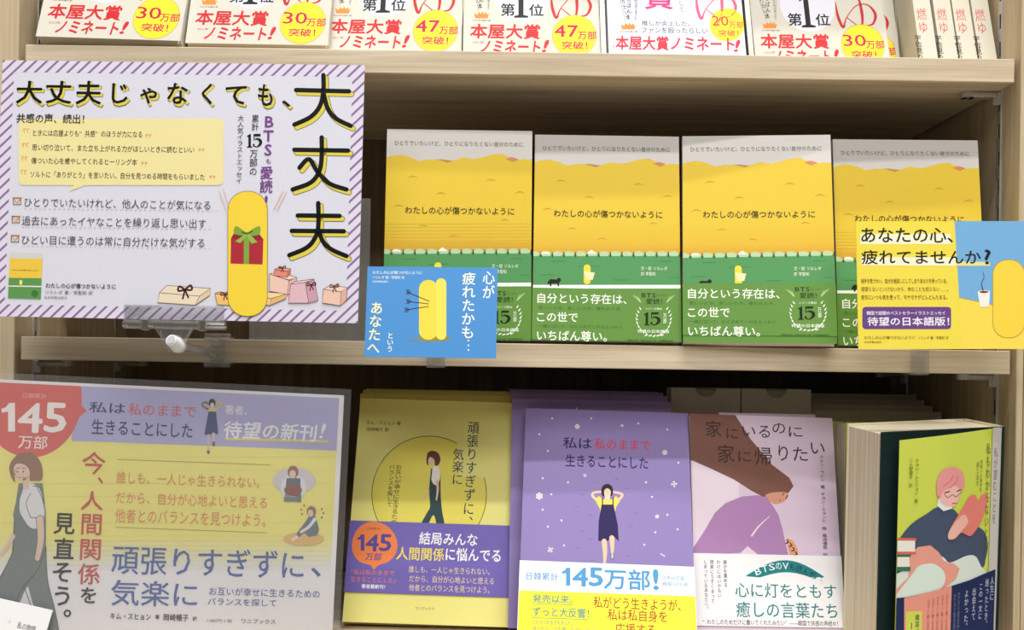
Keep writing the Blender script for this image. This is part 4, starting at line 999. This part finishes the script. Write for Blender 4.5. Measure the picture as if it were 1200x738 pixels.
# ------------------------------------------------------------------ laminated poster on the lower shelf
pl = ((-.2842, -.0409, Z3 + .0045), (-1.0, 5.63, 2.01))
root = empty('laminated_poster', 'large laminated poster in yellow and lavender standing at lower left', 'poster', at(*pl[0]), rot(*pl[1]))
mb = MB(); mb.box(-.1485, .1485, 0, .0004, .0008, .21, mat(238, 236, 240, .5)); cov = mb.build('paper', root)
s = Sheet(pl, .297, .21)
s.clip = (-.1445, .1445, .004, .2075)
LV = (178, 176, 216)
s.poly([(-60, 430), (410, 440), (410, 530), (-60, 512)], LV)
s.gradient(-60, 410, [500, 520, 628, 668], [(238, 231, 138), (238, 231, 138), (238, 231, 138), (230, 230, 236)], 7)
s.poly([(84, 430), (410, 440), (410, 528.6), (250, 522.5), (84, 516.5)], LV)
RD = (216, 104, 98)
s.ell(36, 466, 60, 70, RD, n=44); s.poly([(90, 470), (102, 481.5), (91, 490)], RD)
s.poly([(-60, 430), (84, 430), (92, 452), (94, 470), (40, 470), (-60, 480)], RD)
PW = (244, 240, 238)
s.T('日韓累計', 27, 460, 55, 466, (232, 180, 176)); num145(s, 2, 472, 78, 505.5, PW, .035); s.T('万部', 22, 509.5, 56, 525, PW, .012)
NP = (56, 60, 104)
s.T('私は', 105, 470.5, 147, 483, NP, .02); s.T('私のままで', 151, 472, 230, 486, (208, 106, 112), .018); s.T('生きることにした', 108, 491, 226, 508, NP, .02)
s.T('著者、', 264, 474.5, 290, 485, (238, 238, 244), .012); s.T('待望の新刊', 264, 493, 372, 512.5, (240, 240, 246), .035, slant=.08); s.T('!', 379, 496, 384, 513.5, (240, 240, 246), .02, slant=.25); s.stroke([(265, 514), (384, 517)], 2.6, (226, 216, 124), smooth=False)
# woman with raised arms
s.stroke([(245, 480), (237, 475), (240, 471), (246, 474)], 2, (70, 56, 60)); s.stroke([(252, 480), (260, 475), (257, 471), (251, 474)], 2, (70, 56, 60))
s.stroke([(245, 480), (237, 475), (240, 471), (246, 474)], 1.6, (226, 206, 130), step=True); s.stroke([(252, 480), (260, 475), (257, 471), (251, 474)], 1.6, (226, 206, 130), step=True)
s.rect(244.5, 478, 253, 484, (222, 206, 120)); s.poly([(244.5, 482), (253, 482), (256, 509), (249, 507), (246, 510), (239.5, 509)], (60, 76, 124)); s.ell(248.7, 472, 4, 5, (48, 40, 48)); s.ell(248.7, 475, 2.3, 3.4, (226, 204, 180))
s.stroke([(244.5, 510), (244, 527)], [3, 2], (214, 190, 180), smooth=False); s.stroke([(250.5, 508), (250.5, 518)], [3, 2], (214, 190, 180), smooth=False); s.ell(244.2, 529, 1.8, 3, (120, 110, 120)); s.ell(250.5, 520, 1.8, 3, (120, 110, 120))
RR = (200, 84, 86)
s.T('今', 97, 529, 124, 555, RR, .02); s.T('、', 115, 559, 121, 566, RR, .03); s.T('人', 96, 575, 121, 597, RR, .02); s.T('間', 96.5, 602, 119.5, 626, RR, .02); s.T('関', 95, 631.5, 118.5, 655.5, RR, .02); s.T('係', 92, 660, 117.5, 684, RR, .02); s.T('を', 95.5, 688, 113, 706, (50, 44, 48), .03)
s.T('見', 64, 601, 88, 625, (44, 40, 44), .028); s.T('直', 64, 630, 87, 654, (44, 40, 44), .028); s.T('そ', 63, 659, 84, 681, (44, 40, 44), .028); s.T('う', 65, 687, 82, 709, (44, 40, 44), .028); s.T('。', 75, 714, 83.5, 722.5, (44, 40, 44), .028)
OG = (226, 150, 96)
s.T('誰しも、一人じゃ生きられない。', 137, 552, 305, 566, OG, .008); s.T('だから、自分が心地よいと思える', 136.5, 575.5, 313.5, 589.5, OG, .008); s.T('他者とのバランスを見つけよう。', 135.5, 595.5, 312, 611.5, OG, .008)
s.stroke([(138, 538), (317, 544.5)], .7, (176, 164, 104), smooth=False); s.stroke([(136, 617.5), (313, 624)], .7, (176, 164, 104), smooth=False)
NB2 = (84, 106, 170)
s.T('頑張りすぎずに', 132, 638.5, 357, 672, NB2, .014); s.T('、', 365, 665, 376, 675, NB2, .02); s.T('気楽に', 131, 679, 232, 709, NB2, .014)
s.T('お互いが幸せに生きるための', 245.5, 687.5, 375, 697, NB2, .014); s.T('バランスを探して', 244, 700, 324, 708.5, NB2, .014)
s.T('キム・スヒョン', 129.5, 718, 177, 725, (60, 56, 66), .03); s.T('著', 182, 720, 187, 725, (60, 56, 66), .02); s.T('岡崎暢子', 192, 719, 221, 727, (60, 56, 66), .03); s.T('訳', 226, 722, 231, 727, (60, 56, 66), .02)
s.T('1,480円＋税', 243, 724.5, 272, 729, (110, 106, 116)); s.T('ワニブックス', 283, 724.5, 323, 730, (70, 66, 76), .015)
# walking woman in grey-green dungarees
SKP = (226, 200, 184); DGR = (122, 132, 130); LN = (76, 74, 76)
s.poly([(22, 566), (50, 566), (54, 600), (54, 640), (50, 665), (30, 690), (10, 735), (-25, 735), (-8, 690), (14, 650), (17, 600)], DGR)
s.poly([(28, 668), (54, 640), (56, 680), (64, 712), (70, 745), (45, 745), (40, 712)], DGR)
s.stroke([(54, 640), (56, 680), (64, 712), (69, 738)], .8, LN); s.stroke([(28, 686), (10, 720)], .8, LN); s.stroke([(28, 686), (44, 730)], .8, LN); s.stroke([(17, 600), (16, 640), (8, 662), (-10, 700)], .8, LN); s.stroke([(54, 640), (44, 668), (28, 686)], .8, LN)
s.poly([(26, 572), (36, 566), (46, 572), (52, 590), (53, 605), (44, 608), (44, 618), (36, 618), (28, 608), (23, 596)], (224, 224, 228), smooth=True); s.stroke([(36, 606), (31, 590), (36, 578)], .7, LN); s.stroke([(36, 606), (52, 605), (50, 585), (44, 572)], .8, LN)
s.stroke([(26, 572), (20, 590), (17, 604)], 3.2, DGR); s.stroke([(40, 569), (48, 573), (52, 590)], 1.6, DGR)
s.stroke([(47, 608), (48, 632), (44, 654)], [8.5, 7.5, 6], LN, grow=1.2, step=True); s.stroke([(47, 608), (48, 632), (44, 654)], [8.5, 7.5, 6], SKP, step=True)
s.stroke([(15, 628), (9, 640), (1, 650)], [6, 5, 4], SKP); s.stroke([(30, 556), (31, 570)], 7, SKP, smooth=False)
s.ell(26, 551, 9.5, 12, SKP); s.poly([(14, 560), (11, 548), (15, 538), (24, 531), (36, 530), (46, 538), (50, 550), (49, 562), (40, 563), (35, 562), (35, 552), (30, 545), (20, 543), (16, 550), (18, 564)], (152, 116, 98), smooth=True)
for x in (20.5, 27.5): s.ell(x, 552.5, .9, 1.1, LN, n=8)
s.stroke([(19, 549), (23, 548)], .7, LN); s.stroke([(26, 548), (30, 549)], .7, LN); s.stroke([(21, 559), (25, 559.5)], .8, (190, 110, 100)); s.stroke([(18, 551), (16.8, 555), (19, 556)], .6, LN)
# small seated woman and woman with a basket
s.ell(345, 563, 25, 15, (212, 206, 214)); s.ell(344, 569, 14.5, 13, (226, 226, 232)); s.stroke([(331, 573), (334, 580), (343, 583)], 4, (224, 224, 230)); s.stroke([(357, 573), (353, 580), (344, 583)], 4, (224, 224, 230))
s.poly([(336, 560), (352, 560), (353, 588), (333, 587)], (104, 112, 128)); s.ell(343.5, 574, 10.5, 6.5, (146, 92, 80)); s.rect(333, 582, 353, 587.5, (118, 130, 134)); s.ell(343.5, 553, 6.3, 7.5, (150, 106, 92)); s.ell(343, 555.5, 3.8, 5, SKP)
s.ell(356, 631, 24, 7.5, (226, 186, 124)); s.poly([(362, 605), (370, 605), (374, 620), (372, 627), (362, 629), (357, 624), (352, 628), (347, 631), (348, 624), (356, 614)], (112, 122, 132)); s.stroke([(369, 608), (362, 617), (353, 623)], [4, 3.4, 3], (228, 228, 232)); s.ell(365, 599, 5.4, 6.2, (158, 112, 94)); s.ell(364, 601, 3.2, 4.2, SKP)
s.stroke([(348, 629), (343, 632)], 3.4, (226, 220, 222), smooth=False)
for x, y in ((356.5, 592), (353, 597), (354, 602), (377, 596), (379, 601), (377, 606)): s.ell(x, y, 1, 1, (110, 90, 70), n=8, step=False)
emit(s, {'cover': cov})
mb = MB(); mb.box(-.1545, .1545, -.0024, -.0020, -.0038, .2155, FILM)
film = mb.build('laminate_film', root)
# plain back stay
mb = MB(); a = mat(206, 206, 206, .5)
mb.box(-.03, .03, .0008, .0016, -.0036, .14, a); mb.box(-.03, .03, .0016, .035, -.0036, -.0026, a); mb.build('back_stay', root)

# small white price card in front of it
pq = ((-.3925, -.0625, Z3 + .0066), (9, 5, 13))
root = empty('price_card', 'small white price card with smudged grey print at lower left', 'sign', at(*pq[0]), rot(*pq[1]))
mb = MB(); mb.box(-.025, .025, 0, .0005, 0, .0300, mat(244, 243, 244, .4)); cov = mb.build('card', root)
s = Sheet(pq, .05, .03)
s.T('私の物語', 22, 728, 44, 736, (110, 110, 116), .03, ang=-3); s.T('文', 10, 726, 14, 730, (190, 190, 194), .01)
emit(s, {'cover': cov})

# clear acrylic divider standing behind the large card
root = empty('acrylic_panel', 'clear acrylic panel standing behind the large white card', 'stand', (-.155, .035, CZ + Z2 + .0004))
mb = MB(); mb.box(-.07, .0385, 0, .0016, 0, .130, ACRYL, .0003); mb.build('panel', root)
mb = MB(); mb.box(-.07, .0385, .0016, .05, 0, .0016, ACRYL, .0003); mb.build('foot', root)

bpy.data.objects.remove(_fo); bpy.data.curves.remove(_fc)
